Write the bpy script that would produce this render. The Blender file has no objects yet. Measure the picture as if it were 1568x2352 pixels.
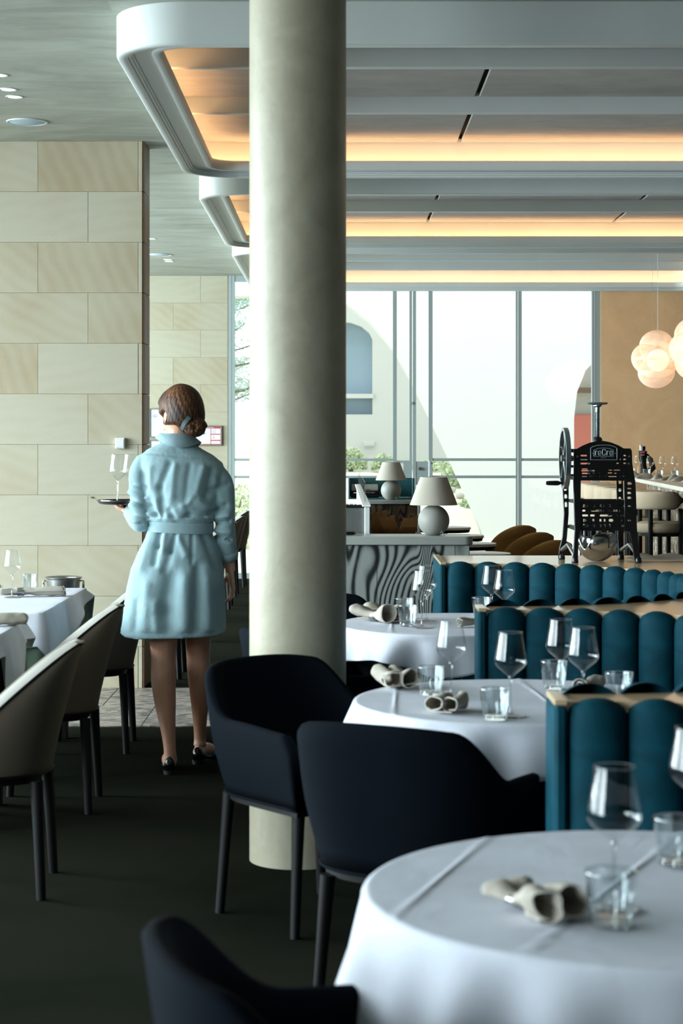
import bpy, bmesh, math, random
from math import sin, cos, pi, sqrt, radians, atan2, exp
from mathutils import Vector, Matrix, noise as mnoise
random.seed(7)
SC = bpy.context.scene
COL = SC.collection

# ------------------------------------------------------------------ camera, world, light, exposure
EYE = 1.5
cam_d = bpy.data.cameras.new('camera')
cam = bpy.data.objects.new('camera', cam_d); COL.objects.link(cam)
cam.location = (0, 0, EYE); cam.rotation_euler = (pi/2, 0, 0)
cam_d.sensor_width = 36; cam_d.lens = 4300/2352*36
cam_d.shift_x = (784-782)/2352; cam_d.shift_y = (1016-1176)/2352
cam_d.clip_end = 300
cam_d.dof.use_dof = True; cam_d.dof.focus_distance = 12.5; cam_d.dof.aperture_fstop = 5.6
SC.camera = cam

w = bpy.data.worlds.new('sky'); SC.world = w; w.use_nodes = True
bg = w.node_tree.nodes['Background']
bg.inputs[0].default_value = (0.93, 0.98, 1.0, 1); bg.inputs[1].default_value = 2.9

SC.view_settings.view_transform = 'Standard'; SC.view_settings.look = 'None'
SC.view_settings.exposure = 0.0; SC.view_settings.gamma = 1
SC.view_settings.use_curve_mapping = False
SC.cycles.max_bounces = 9; SC.cycles.diffuse_bounces = 4; SC.cycles.glossy_bounces = 4
SC.cycles.transparent_max_bounces = 24; SC.cycles.transmission_bounces = 8
SC.cycles.sample_clamp_indirect = 6.0
SC.cycles.caustics_reflective = False; SC.cycles.caustics_refractive = False
SC.cycles.use_denoising = True

def area_light(name, loc, rot, sx, sy, power, col):
    d = bpy.data.lights.new(name, 'AREA'); d.shape = 'RECTANGLE'; d.size = sx; d.size_y = sy
    d.energy = power; d.color = col
    o = bpy.data.objects.new(name, d); COL.objects.link(o); o.location = loc; o.rotation_euler = rot
    return o
# daylight coming in through the glazed left wall
DAY = (0.80, 0.93, 1.0)
for y, p, tilt in ((-.45,420,-66),(2.7,170,-62),(5.85,320,-60),(9.0,720,-58)):
    area_light('daylight', (-6.6, y, 1.95), (0, radians(tilt), 0), 2.9, 2.9, p, DAY).data.spread = radians(140)
for y in (13.6, 16.1, 18.6):  # rear-room lamps, added to brighten the dark far area
    area_light('daylight', (-6.6, y, 1.95), (0, radians(-80), 0), 2.9, 2.3, 600, DAY)

# ------------------------------------------------------------------ helpers
def lin(c):
    return tuple(((x/255)/12.92 if x/255 <= .04045 else ((x/255+.055)/1.055)**2.4) for x in c)

def T(o, label=None, cat=None, group=None, kind=None):
    if label: o['label'] = label
    if cat: o['category'] = cat
    if group: o['group'] = group
    if kind: o['kind'] = kind
    return o

def thing(name, label, cat, loc=(0,0,0), rz=0, group=None):
    o = bpy.data.objects.new(name, None); COL.objects.link(o)
    o.location = loc; o.rotation_euler = (0,0,rz); o.empty_display_size = .1
    return T(o, label, cat, group)

def link(name, me, parent=None, loc=(0,0,0), rot=(0,0,0), scale=None):
    o = bpy.data.objects.new(name, me); COL.objects.link(o)
    if parent: o.parent = parent
    o.location = loc; o.rotation_euler = rot
    if scale: o.scale = scale
    return o

def kids(o): return [c for c in bpy.data.objects if c.parent == o]
def dup(root, loc, rz=0, label=None, group=None, tilt=None):
    r = root.copy(); COL.objects.link(r); r.location = loc; r.rotation_euler = (0,0,rz)
    if tilt: r.rotation_euler = tilt
    if label: r['label'] = label
    if group: r['group'] = group
    for ch in KIDS(root):
        c = ch.copy(); COL.objects.link(c); c.parent = r
        for g in KIDS(ch):
            d = g.copy(); COL.objects.link(d); d.parent = c
    return r
_kc = {}
def KIDS(o):
    if o.name not in _kc: _kc[o.name] = kids(o)
    return _kc[o.name]

class MB:
    def __init__(s): s.v = []; s.f = []; s.sm = []
    def add(s, vs, fs, smooth=True):
        b = len(s.v); s.v += [tuple(v) for v in vs]
        for f in fs: s.f.append(tuple(b+i for i in f)); s.sm.append(smooth)
        return s
    def box(s, x0,x1,y0,y1,z0,z1):
        return s.add([(x0,y0,z0),(x1,y0,z0),(x1,y1,z0),(x0,y1,z0),(x0,y0,z1),(x1,y0,z1),(x1,y1,z1),(x0,y1,z1)],
            [(3,2,1,0),(4,5,6,7),(0,1,5,4),(1,2,6,5),(2,3,7,6),(3,0,4,7)], False)
    def bbox(s, x0,x1,y0,y1,z0,z1, b=.004):
        """box with chamfered edges"""
        bm = bmesh.new(); r = bmesh.ops.create_cube(bm, size=1)
        for v in bm.verts:
            v.co = ((x0 if v.co.x<0 else x1),(y0 if v.co.y<0 else y1),(z0 if v.co.z<0 else z1))
        bmesh.ops.bevel(bm, geom=bm.edges[:], offset=b, segments=1, affect='EDGES')
        bm.verts.index_update()
        s.add([v.co[:] for v in bm.verts], [[v.index for v in f.verts] for f in bm.faces], False)
        bm.free(); return s
    def tube(s, pts, radii, seg=12, cap=True, flat=None):
        """tube along points; radii scalars or (ra, rb)"""
        pts = [Vector(p) for p in pts]; n = len(pts); vs = []; fs = []
        up = None
        for i, p in enumerate(pts):
            t = (pts[min(i+1,n-1)] - pts[max(i-1,0)]).normalized()
            if up is None:
                up = Vector((0,0,1)) if abs(t.z) < .9 else Vector((0,1,0))
                if flat: up = Vector(flat)
            a = (up - t*up.dot(t)).normalized(); up = a; b = t.cross(a)
            r = (radii if (isinstance(radii, tuple) and n > 2) else radii[i]) if hasattr(radii,'__len__') else radii
            ra, rb = r if hasattr(r,'__len__') else (r, r)
            for k in range(seg):
                th = 2*pi*k/seg
                vs.append(p + a*(ra*cos(th)) + b*(rb*sin(th)))
        for i in range(n-1):
            for k in range(seg):
                k2 = (k+1) % seg
                fs.append((i*seg+k, i*seg+k2, (i+1)*seg+k2, (i+1)*seg+k))
        if cap:
            fs.append(tuple(range(seg-1,-1,-1))); fs.append(tuple((n-1)*seg+k for k in range(seg)))
        return s.add(vs, fs)
    def lathe(s, prof, seg=32, c=(0,0,0), mod=None):
        """profile of (r, z) revolved; r==0 makes a pole"""
        vs = []; idx = []
        for (r, z) in prof:
            if r < 1e-6: idx.append([len(vs)]); vs.append((c[0],c[1],c[2]+z))
            else:
                row = []
                for k in range(seg):
                    th = 2*pi*k/seg; rr, zz = (r, z) if mod is None else mod(r, z, th)
                    row.append(len(vs)); vs.append((c[0]+rr*cos(th), c[1]+rr*sin(th), c[2]+zz))
                idx.append(row)
        fs = []
        for a, b in zip(idx, idx[1:]):
            for k in range(seg):
                k2 = (k+1)%seg
                if len(a)==1 and len(b)==1: break
                if len(a)==1: fs.append((a[0], b[k2], b[k]))
                elif len(b)==1: fs.append((a[k], a[k2], b[0]))
                else: fs.append((a[k], a[k2], b[k2], b[k]))
        return s.add(vs, fs)
    def grid(s, rows, closed_u=False, closed_v=False, cap=False):
        m = len(rows[0]); vs = [v for r in rows for v in r]; fs = []
        n = len(rows)
        for i in range(n if closed_v else n-1):
            i2 = (i+1) % n
            for k in range(m if closed_u else m-1):
                k2 = (k+1)%m
                fs.append((i*m+k, i*m+k2, i2*m+k2, i2*m+k))
        if cap: fs.append(tuple(range(m-1,-1,-1))); fs.append(tuple((n-1)*m+k for k in range(m)))
        return s.add(vs, fs)
    def ball(s, c, r, seg=20, rings=12):
        rx, ry, rz = r if hasattr(r,'__len__') else (r,r,r)
        rows = []
        prof = [(sin(pi*i/rings), -cos(pi*i/rings)) for i in range(rings+1)]
        vs = []; b = MB().lathe([(p[0] if 0<i<rings else 0, p[1]) for i, p in enumerate(prof)], seg)
        return s.add([(c[0]+rx*v[0], c[1]+ry*v[1], c[2]+rz*v[2]) for v in b.v], b.f)
    def mesh(s, name, mat, sharp=35):
        me = bpy.data.meshes.new(name); me.from_pydata(s.v, [], s.f); me.materials.append(mat)
        me.polygons.foreach_set('use_smooth', s.sm); me.update()
        bm = bmesh.new(); bm.from_mesh(me); bmesh.ops.recalc_face_normals(bm, faces=bm.faces[:]); bm.to_mesh(me); bm.free()
        if sharp: me.set_sharp_from_angle(angle=radians(sharp))
        return me
    def obj(s, name, mat, parent=None, loc=(0,0,0), rot=(0,0,0), sharp=35):
        return link(name, s.mesh(name, mat, sharp), parent, loc, rot)

def plate(name, outline, holes, thick, mat, parent=None, loc=(0,0,0), rot=(pi/2,0,0), bevel=0):
    """flat plate of given outline with real holes, extruded (built in XY, then rotated upright)"""
    cu = bpy.data.curves.new(name, 'CURVE'); cu.dimensions = '2D'; cu.fill_mode = 'BOTH'
    cu.extrude = thick/2; cu.bevel_depth = bevel; cu.bevel_resolution = 1
    for pts in [outline]+holes:
        sp = cu.splines.new('POLY'); sp.points.add(len(pts)-1)
        for p, q in zip(sp.points, pts): p.co = (q[0], q[1], 0, 1)
        sp.use_cyclic_u = True
    tmp = bpy.data.objects.new('tmp', cu)
    me = bpy.data.meshes.new_from_object(tmp); bpy.data.objects.remove(tmp)
    me.materials.clear(); me.materials.append(mat); me.name = name
    return link(name, me, parent, loc, rot)

def slot(x0, x1, y0, y1, n=5):
    """rounded slot outline"""
    r = min(x1-x0, y1-y0)/2*.9; pts = []
    for cx, cy, a0 in ((x1-r,y1-r,0),(x0+r,y1-r,90),(x0+r,y0+r,180),(x1-r,y0+r,270)):
        for k in range(n): a = radians(a0+90*k/(n-1)); pts.append((cx+r*cos(a), cy+r*sin(a)))
    return pts

def remesh(mb, name, mat, voxel, smooth_iter=4, adapt=0):
    me = mb.mesh('tmp', mat, 0); o = bpy.data.objects.new('tmp', me); COL.objects.link(o)
    m = o.modifiers.new('r', 'REMESH'); m.mode = 'VOXEL'; m.voxel_size = voxel; m.adaptivity = adapt
    s = o.modifiers.new('s', 'SMOOTH'); s.iterations = smooth_iter; s.factor = .5
    dg = bpy.context.evaluated_depsgraph_get(); dg.update()
    out = bpy.data.meshes.new_from_object(o.evaluated_get(dg)); bpy.data.objects.remove(o)
    out.name = name; out.materials.clear(); out.materials.append(mat)
    for p in out.polygons: p.use_smooth = True
    return out

def sstep(a, b, x):
    t = min(1, max(0, (x-a)/(b-a))); return t*t*(3-2*t)

# ------------------------------------------------------------------ materials
class N:
    """small wrapper for building node materials"""
    def __init__(s, name):
        s.m = bpy.data.materials.new(name); s.m.use_nodes = True; s.t = s.m.node_tree
        s.b = s.t.nodes['Principled BSDF']; s.out = s.t.nodes['Material Output']
    def n(s, typ, **kw):
        nd = s.t.nodes.new('ShaderNode'+typ)
        for k, v in kw.items():
            if isinstance(v, tuple) and k not in nd.inputs and hasattr(nd, k): setattr(nd, k, v)
            elif hasattr(nd, k) and k not in nd.inputs: setattr(nd, k, v)
            else: nd.inputs[k].default_value = v
        return nd
    def l(s, a, b): s.t.links.new(a, b)
    def coord(s, scale=(1,1,1), kind='Object', rot=(0,0,0)):
        tc = s.n('TexCoord'); mp = s.n('Mapping'); s.l(tc.outputs[kind], mp.inputs[0])
        mp.inputs['Scale'].default_value = scale; mp.inputs['Rotation'].default_value = rot
        return mp.outputs[0]
    def noise(s, vec, scale, detail=3, rough=.5, dist=0):
        nd = s.n('TexNoise', Scale=scale, Detail=detail, Roughness=rough, Distortion=dist); s.l(vec, nd.inputs['Vector']); return nd.outputs['Fac']
    def ramp(s, fac, stops):
        r = s.n('ValToRGB'); s.l(fac, r.inputs[0]); e = r.color_ramp.elements
        while len(e) < len(stops): e.new(.5)
        for el, (p, c) in zip(e, stops): el.position = p; el.color = (*c, 1)
        return r.outputs[0]
    def mathn(s, op, a, b):
        nd = s.n('Math', operation=op)
        for i, x in enumerate((a, b)):
            if isinstance(x, (int, float)): nd.inputs[i].default_value = x
            else: s.l(x, nd.inputs[i])
        return nd.outputs[0]
    def bump(s, h, strength, dist=.01):
        b = s.n('Bump', Strength=strength, Distance=dist); s.l(h, b.inputs['Height']); s.l(b.outputs[0], s.b.inputs['Normal'])

def pm(name, rgb, rough=.5, metal=0, spec=.5, nz=None, bump=None, sheen=0, sheen_tint=None, coat=0):
    """principled: rgb in sRGB 0-255; nz=(scale, amount) colour variation; bump=(scale, strength, distance)"""
    a = N(name); c = lin(rgb); b = a.b
    b.inputs['Base Color'].default_value = (*c, 1); b.inputs['Roughness'].default_value = rough
    b.inputs['Metallic'].default_value = metal; b.inputs['Specular IOR Level'].default_value = spec
    if sheen:
        b.inputs['Sheen Weight'].default_value = sheen; b.inputs['Sheen Roughness'].default_value = .4
        if sheen_tint: b.inputs['Sheen Tint'].default_value = (*lin(sheen_tint), 1)
    if coat: b.inputs['Coat Weight'].default_value = coat
    if nz or bump: v = a.coord()
    if nz:
        f = a.noise(v, nz[0], 4, .6)
        lo = tuple(x*(1-nz[1]) for x in c); hi = tuple(min(1, x*(1+nz[1])) for x in c)
        a.l(a.ramp(f, [(.3, lo), (.7, hi)]), b.inputs['Base Color'])
    if bump: a.bump(a.noise(v, bump[0], 3, .6), bump[1], bump[2])
    return a.m

def emit(name, rgb, strength):
    a = N(name); a.b.inputs['Base Color'].default_value = (*rgb, 1)
    a.b.inputs['Emission Color'].default_value = (*rgb, 1); a.b.inputs['Emission Strength'].default_value = strength
    return a.m

def thin_glass(name, tint, ior=1.5, gain=1.0, base=.0, rough=.0):
    a = N(name); a.t.nodes.remove(a.b)
    tr = a.n('BsdfTransparent'); tr.inputs[0].default_value = (*tint, 1)
    gl = a.n('BsdfGlossy'); gl.inputs['Color'].default_value = (1,1,1,1); gl.inputs['Roughness'].default_value = rough
    fr = a.n('LayerWeight', Blend=.5); p5 = a.mathn('POWER', fr.outputs['Facing'], 4.0)
    f = a.mathn('ADD', a.mathn('MULTIPLY', p5, .9*gain), .035*gain+base); f = a.mathn('MINIMUM', f, .95)
    mx = a.n('MixShader'); a.l(f, mx.inputs[0]); a.l(tr.outputs[0], mx.inputs[1]); a.l(gl.outputs[0], mx.inputs[2])
    a.l(mx.outputs[0], a.out.inputs[0]); return a.m

def m_stone():
    a = N('sandstone'); v = a.coord(); oi = a.n('ObjectInfo')
    cmb = a.n('CombineXYZ'); r17 = a.mathn('MULTIPLY', oi.outputs['Random'], 17.0)
    a.l(r17, cmb.inputs[0]); a.l(r17, cmb.inputs[2])
    ad = a.n('VectorMath', operation='ADD'); a.l(v, ad.inputs[0]); a.l(cmb.outputs[0], ad.inputs[1])
    rt = a.n('VectorRotate', rotation_type='Y_AXIS'); a.l(ad.outputs[0], rt.inputs['Vector'])
    ang = a.mathn('MULTIPLY_ADD', oi.outputs['Random'], 1.6); a.t.nodes[-1].inputs[2].default_value = -1.3
    a.l(ang, rt.inputs['Angle'])
    wv = a.n('TexWave', Scale=3.6, Distortion=3.5, Detail=3.0); wv.inputs['Detail Scale'].default_value = 1.2; wv.bands_direction = 'Z'
    a.l(rt.outputs[0], wv.inputs['Vector'])
    big = a.noise(ad.outputs[0], 1.6, 3, .5); fine = a.noise(v, 60, 3, .6)
    f = a.mathn('ADD', a.mathn('MULTIPLY', wv.outputs['Fac'], .085), a.mathn('MULTIPLY', big, .69))
    f = a.mathn('ADD', f, a.mathn('MULTIPLY', fine, .12))
    f = a.mathn('ADD', f, a.mathn('MULTIPLY', a.mathn('SUBTRACT', oi.outputs['Random'], .5), .26))
    col = a.ramp(f, [(.15, lin((166,150,122))), (.40, lin((178,168,144))), (.6, lin((184,178,158))), (.85, lin((178,170,148)))])
    a.l(col, a.b.inputs['Base Color']); a.b.inputs['Roughness'].default_value = .75; a.b.inputs['Specular IOR Level'].default_value = .3
    a.bump(fine, .15, .003); return a.m

def m_plaster(name, c1, c2, scale=1.2, bstr=.15, rough=.7, stretch=(1,1,1), spec=.3):
    a = N(name); v = a.coord(stretch)
    n1 = a.noise(v, scale, 5, .55, 1.2); n2 = a.noise(v, scale*9, 4, .6)
    f = a.mathn('ADD', a.mathn('MULTIPLY', n1, .75), a.mathn('MULTIPLY', n2, .25))
    a.l(a.ramp(f, [(.32, lin(c1)), (.68, lin(c2))]), a.b.inputs['Base Color'])
    a.b.inputs['Roughness'].default_value = rough; a.b.inputs['Specular IOR Level'].default_value = spec
    a.bump(f, bstr, .02); return a.m

def m_veneer(name, light, dark, freq=17.0, scale=3.0):
    a = N(name); v = a.coord((1.0, 1.0, .42))
    n1 = a.noise(v, scale, 1.0, .4, .8); n2 = a.noise(v, 26, 3, .6)
    sx = a.n('SeparateXYZ'); a.l(v, sx.inputs[0])
    ph = a.mathn('ADD', a.mathn('MULTIPLY', sx.outputs[0], 19.0), a.mathn('MULTIPLY', n1, freq))
    s = a.mathn('SINE', a.mathn('MULTIPLY', ph, 2*pi), 0)
    s = a.mathn('ADD', a.mathn('MULTIPLY', s, .5), .5)
    s = a.mathn('ADD', s, a.mathn('MULTIPLY', a.mathn('SUBTRACT', n2, .5), .35))
    mid = tuple((x+y)/2*.9 for x, y in zip(light, dark))
    a.l(a.ramp(s, [(.04, lin(dark)), (.20, lin(mid)), (.46, lin(tuple(x*.9 for x in light))), (.85, lin(tuple(min(255, x*1.08) for x in light)))]), a.b.inputs['Base Color'])
    a.b.inputs['Roughness'].default_value = .6; a.b.inputs['Specular IOR Level'].default_value = .25; a.bump(s, .08, .003); return a.m

def m_marble_floor():
    a = N('veined_stone'); v = a.coord((1, 1.7, 1)); oi = a.n('ObjectInfo')
    cmb = a.n('CombineXYZ'); a.l(a.mathn('MULTIPLY', oi.outputs['Random'], 9.0), cmb.inputs[0])
    ad = a.n('VectorMath', operation='ADD'); a.l(v, ad.inputs[0]); a.l(cmb.outputs[0], ad.inputs[1])
    n1 = a.noise(ad.outputs[0], 1.5, 5, .58, 3.6); n2 = a.noise(ad.outputs[0], 12, 4, .6, 1.0)
    f = a.mathn('ADD', a.mathn('MULTIPLY', n1, .8), a.mathn('MULTIPLY', n2, .2))
    a.l(a.ramp(f, [(.32, lin((50,52,53))), (.43, lin((92,92,92))), (.50, lin((172,158,146))), (.56, lin((84,86,88))), (.66, lin((150,138,128)))]), a.b.inputs['Base Color'])
    a.b.inputs['Roughness'].default_value = .4; return a.m

def m_carpet():
    a = N('carpet'); v = a.coord(); n1 = a.noise(v, .9, 4, .6, .6); n2 = a.noise(v, 240, 2, .6)
    f = a.mathn('ADD', a.mathn('MULTIPLY', n1, .7), a.mathn('MULTIPLY', n2, .3))
    a.l(a.ramp(f, [(.33, lin((27,29,23))), (.5, lin((34,36,30))), (.66, lin((39,38,32)))]), a.b.inputs['Base Color'])
    a.b.inputs['Roughness'].default_value = 1; a.b.inputs['Specular IOR Level'].default_value = 0
    a.bump(n2, .5, .004); return a.m

def m_velvet():
    a = N('teal_velvet'); v = a.coord(); n1 = a.noise(v, 7, 4, .6, .8)
    a.l(a.ramp(n1, [(.3, lin((5,52,64))), (.7, lin((10,72,88)))]), a.b.inputs['Base Color'])
    b = a.b; b.inputs['Roughness'].default_value = .7; b.inputs['Specular IOR Level'].default_value = .12
    b.inputs['Sheen Weight'].default_value = .10; b.inputs['Sheen Roughness'].default_value = .35
    b.inputs['Sheen Tint'].default_value = (*lin((50,120,135)), 1)
    a.bump(a.noise(v, 300, 2, .5), .12, .002); return a.m

def m_fabric(name, rgb, weave=420, bstr=.25, rough=.9, sheen=.0, wr=None, spec=.2):
    a = N(name); v = a.coord(); c = lin(rgb); n = a.noise(v, weave, 2, .6); n1 = a.noise(v, 5, 3, .6)
    f = a.mathn('ADD', a.mathn('MULTIPLY', n, .5), a.mathn('MULTIPLY', n1, .5))
    a.l(a.ramp(f, [(.3, tuple(x*.88 for x in c)), (.7, tuple(min(1, x*1.08) for x in c))]), a.b.inputs['Base Color'])
    a.b.inputs['Roughness'].default_value = rough; a.b.inputs['Specular IOR Level'].default_value = spec
    if sheen: a.b.inputs['Sheen Weight'].default_value = sheen
    if wr:
        h = a.mathn('ADD', a.noise(v, wr, 4, .6, .6), a.mathn('MULTIPLY', n, .04)); a.bump(h, bstr, .01)
    else: a.bump(n, bstr, .002)
    return a.m

def m_hair():
    a = N('brown_hair'); v = a.coord((60, 60, 9), 'Object', (0, .5, 0)); n = a.noise(v, 2.2, 4, .6, .3); n2 = a.noise(a.coord(), 9, 3, .5)
    f = a.mathn('ADD', a.mathn('MULTIPLY', n, .55), a.mathn('MULTIPLY', n2, .45))
    a.l(a.ramp(f, [(.35, lin((30,17,10))), (.52, lin((66,40,23))), (.68, lin((128,84,48)))]), a.b.inputs['Base Color'])
    a.b.inputs['Roughness'].default_value = .5; a.b.inputs['Specular IOR Level'].default_value = .3; a.bump(n, .9, .004); return a.m

def m_sparkle():
    a = N('hammered_metal'); v = a.coord((1,1,.35)); n = a.noise(v, 26, 3, .6, 1.0)
    a.b.inputs['Metallic'].default_value = 1; a.b.inputs['Roughness'].default_value = .12
    a.l(a.ramp(n, [(.4, lin((30,30,32))), (.62, lin((235,230,215)))]), a.b.inputs['Base Color'])  # pale glints on dark are put into the metal's base colour
    a.bump(n, 1.0, .05); return a.m

def m_skin():
    a = N('skin'); v = a.coord(); n = a.noise(v, 7, 3, .5)
    a.l(a.ramp(n, [(.3, lin((206,148,120))), (.7, lin((226,174,148)))]), a.b.inputs['Base Color'])
    a.b.inputs['Roughness'].default_value = .42; a.b.inputs['Subsurface Weight'].default_value = .08
    a.b.inputs['Subsurface Radius'].default_value = (.01,.004,.002); return a.m

MAT = dict(
    stone=m_stone(), carpet=m_carpet(), tile=m_marble_floor(), velvet=m_velvet(), hair=m_hair(), skin=m_skin(), sparkle=m_sparkle(),
    mortar=pm('mortar', (176,166,142), .9),
    ceil=m_plaster('ceiling_plaster', (150,152,140), (186,190,178), 1.3, .25, .6, (1,2.6,1)),
    white=pm('white_paint', (204,209,207), .45, nz=(2,.03)),
    panel=m_plaster('ceiling_felt', (176,173,170), (198,194,189), 2.2, .25, .8, (1,2.2,1)),
    plaster=m_plaster('column_plaster', (164,156,134), (184,178,158), 4.5, .12, .4, (1,1,1), .4),
    beige=m_plaster('beige_plaster', (222,176,132), (236,194,148), 2.2, .2, .75),
    dark=pm('dark_wall', (70,70,66), .8),
    frame=pm('window_frame_metal', (166,178,178), .4, .3),
    pane=thin_glass('window_glass', (.96,.985,.98), 1.45, .8),
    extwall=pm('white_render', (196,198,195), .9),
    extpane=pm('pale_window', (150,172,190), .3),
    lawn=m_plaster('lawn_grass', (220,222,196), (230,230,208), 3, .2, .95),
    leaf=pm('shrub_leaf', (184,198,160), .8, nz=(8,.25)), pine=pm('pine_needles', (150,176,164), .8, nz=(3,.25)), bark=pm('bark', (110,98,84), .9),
    rock=pm('garden_rock', (190,186,180), .9),
    red=pm('red_door_paint', (206,122,108), .5),
    wcloth=m_fabric('white_linen', (218,221,232), 500, .25, .9, 0, 7), gcloth=m_fabric('green_linen', (110,128,112), 500, .3, .9, 0, 9),
    napkin=m_fabric('linen_napkin', (180,172,160), 600, .3, .9),
    napkin_hem=m_fabric('linen_hem', (214,208,198), 600, .3, .9),
    grey=m_fabric('grey_upholstery', (186,182,174), 300, .25), taupe=m_fabric('taupe_shell', (96,87,76), 300, .2), black=pm('black_legs', (6,6,7), .55, 0, .25),
    navy=m_fabric('charcoal_upholstery', (11,17,24), 420, .2, spec=.06), seatbr=m_fabric('taupe_seat', (132,104,82), 420, .2),
    tan=m_fabric('tan_upholstery', (150,106,56), 400, .25), boucle=m_fabric('cream_boucle', (206,186,160), 160, .5),
    ledge=pm('polished_ledge', (214,184,148), .16, nz=(3,.04)), top=pm('grey_counter_top', (160,163,158), .3, nz=(8,.03)),
    veneer=m_veneer('grey_figured_veneer', (132,137,133), (26,29,30)), veneer2=m_veneer('brown_figured_veneer', (86,70,54), (28,22,18)),
    shade=m_fabric('linen_shade', (182,175,162), 350, .25), ceramic=pm('grey_ceramic', (150,149,142), .55, bump=(60,.05,.002)),
    iron=pm('black_cast_iron', (13,13,14), .32, 0, .6), steel=pm('polished_steel', (200,200,200), .12, 1), bsteel=pm('brushed_steel', (170,172,172), .32, 1),
    wheel=pm('wheel_metal', (150,160,166), .28, .9), plate=pm('silver_print', (190,204,214), .4, .3),
    glass=thin_glass('clear_glass', (.97,.98,.985), 1.5, 1.25, .012), thick=thin_glass('thick_glass', (.93,.955,.96), 1.55, 2.0, .03),
    marble=pm('white_marble', (220,216,208), .3, nz=(5,.04)), counter=pm('bar_marble', (226,220,210), .25),
    dress=m_fabric('pale_blue_cotton', (140,166,172), 260, .28, .85, .15, 26), clip=pm('teal_clip', (6,48,54), .65),
    shoe=pm('black_patent', (6,6,7), .22, 0, .6), sole=pm('shoe_sole', (12,11,10), .6), gold=pm('gold_trim', (180,130,60), .3, 1),
    plastic=pm('white_plastic', (226,228,226), .4), paper=pm('white_paper', (228,232,240), .7), redink=pm('red_ink', (206,70,84), .7), blueink=pm('blue_ink', (40,110,190), .7), greyink=pm('grey_ink', (120,124,134), .7), greenink=pm('green_ink', (30,140,120), .7),
    kraft=pm('kraft_paper', (176,130,84), .85, nz=(9,.12)), led=emit('led_strip', (1,.57,.28), 19), lamp=emit('downlight_glow', (1,.86,.66), 9),
    bulb=emit('pendant_bulb', (1,.88,.72), 3.2), speaker=pm('speaker_grille', (176,196,208), .7),
    teal=pm('teal_lacquer', (36,86,92), .45), tray=pm('tray_metal', (70,66,62), .3, .8), brown=pm('brown_strip', (104,78,56), .5),
)
def m_shell():
    a = N('shell_glass'); v = a.coord((1,1,1)); nz = a.noise(v, 6, 3, .5, 1.0)
    b = a.b; a.l(a.ramp(nz, [(.3, lin((236,190,150))), (.6, lin((244,224,204)))]), b.inputs['Base Color'])
    b.inputs['Roughness'].default_value = .15; b.inputs['Emission Strength'].default_value = .30
    a.l(a.ramp(nz, [(.3, lin((255,205,150))), (.6, lin((255,238,215)))]), b.inputs['Emission Color'])
    tr = a.n('BsdfTransparent'); mx = a.n('MixShader'); mx.inputs[0].default_value = .62
    a.l(tr.outputs[0], mx.inputs[1]); a.l(b.outputs[0], mx.inputs[2]); a.l(mx.outputs[0], a.out.inputs[0]); return a.m
MAT['shell'] = m_shell()
# ------------------------------------------------------------------ room shell
def S(o): o['kind'] = 'structure'; return o
YB = 20.6                                   # end wall with the tall windows
CEIL = 3.335
fl = S(MB().box(-6.2, 8.2, -3.2, YB+.2, -.2, 0).obj('floor', MAT['carpet']))
# veined stone strip set into the carpet, two rows of tiles
k = 0
for row, (y0, y1) in enumerate(((9.86, 10.63), (10.63, 11.4))):
    x = -6.0 + (.3 if row else 0) + .15
    while x < 7.5:
        if x > -4.2 and x < 2.6:
            MB().bbox(x+.0015, x+.5985, y0+.0015, y1-.0015, -.01, .006, .002).obj('floor_tile', MAT['tile'], fl)
        x += .6

# side, rear and right walls
wl = MB()
wl.box(-6.2, -6.0, -3.2, YB, 0, .12); wl.box(-6.2, -6.0, -3.2, YB, 3.25, 3.6)
wl.box(-6.2, -6.0, -3.2, -2.0, .12, 3.25); wl.box(-6.2, -6.0, 10.6, 12.3, .12, 3.25); wl.box(-6.2, -6.0, 19.9, YB, .12, 3.25)
for y in (14.8, 17.3): wl.box(-6.2, -6.0, y, y+.1, .12, 3.25)
for k in range(1, 4): wl.box(-6.2, -6.0, -2.0+3.15*k-.1, -2.0+3.15*k+.1, .12, 3.25)
S(wl.obj('wall_left', MAT['white']))
for k in range(4):
    y0 = -2.0+3.15*k + (.1 if k else 0); y1 = -2.0+3.15*(k+1)-(.1 if k < 3 else 0)
    f = MB()
    f.box(-6.14,-6.06,y0,y0+.05,.12,3.25); f.box(-6.14,-6.06,y1-.05,y1,.12,3.25)
    f.box(-6.14,-6.06,y0,y1,.12,.17); f.box(-6.14,-6.06,y0,y1,3.2,3.25)
    f.box(-6.14,-6.06,(y0+y1)/2-.03,(y0+y1)/2+.03,.17,3.2); f.box(-6.14,-6.06,y0,y1,1.1,1.15)
    wo = S(f.obj('window_%d' % (k+2), MAT['frame']))
    MB().box(-6.105,-6.095,y0+.05,y1-.05,.17,3.2).obj('window_pane', MAT['pane'], wo)
for k, (y0, y1) in enumerate(((12.3,14.8),(14.9,17.3),(17.4,19.9))):  # unseen rear windows, added to bring more light into the far room
    f = MB(); f.box(-6.14,-6.06,y0,y0+.05,.12,3.25).box(-6.14,-6.06,y1-.05,y1,.12,3.25).box(-6.14,-6.06,y0,y1,.12,.17).box(-6.14,-6.06,y0,y1,3.2,3.25).box(-6.14,-6.06,y0,y1,1.1,1.15)
    wo = S(f.obj('window_%d' % (k+7), MAT['frame'])); MB().box(-6.105,-6.095,y0+.05,y1-.05,.17,3.2).obj('window_pane', MAT['pane'], wo)
S(MB().box(-6.2, 8.2, -3.4, -3.2, 0, 3.6).obj('wall_rear', MAT['dark']))
S(MB().box(8.0, 8.2, -3.2, YB, 0, 3.6).obj('wall_right', MAT['dark']))
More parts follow.
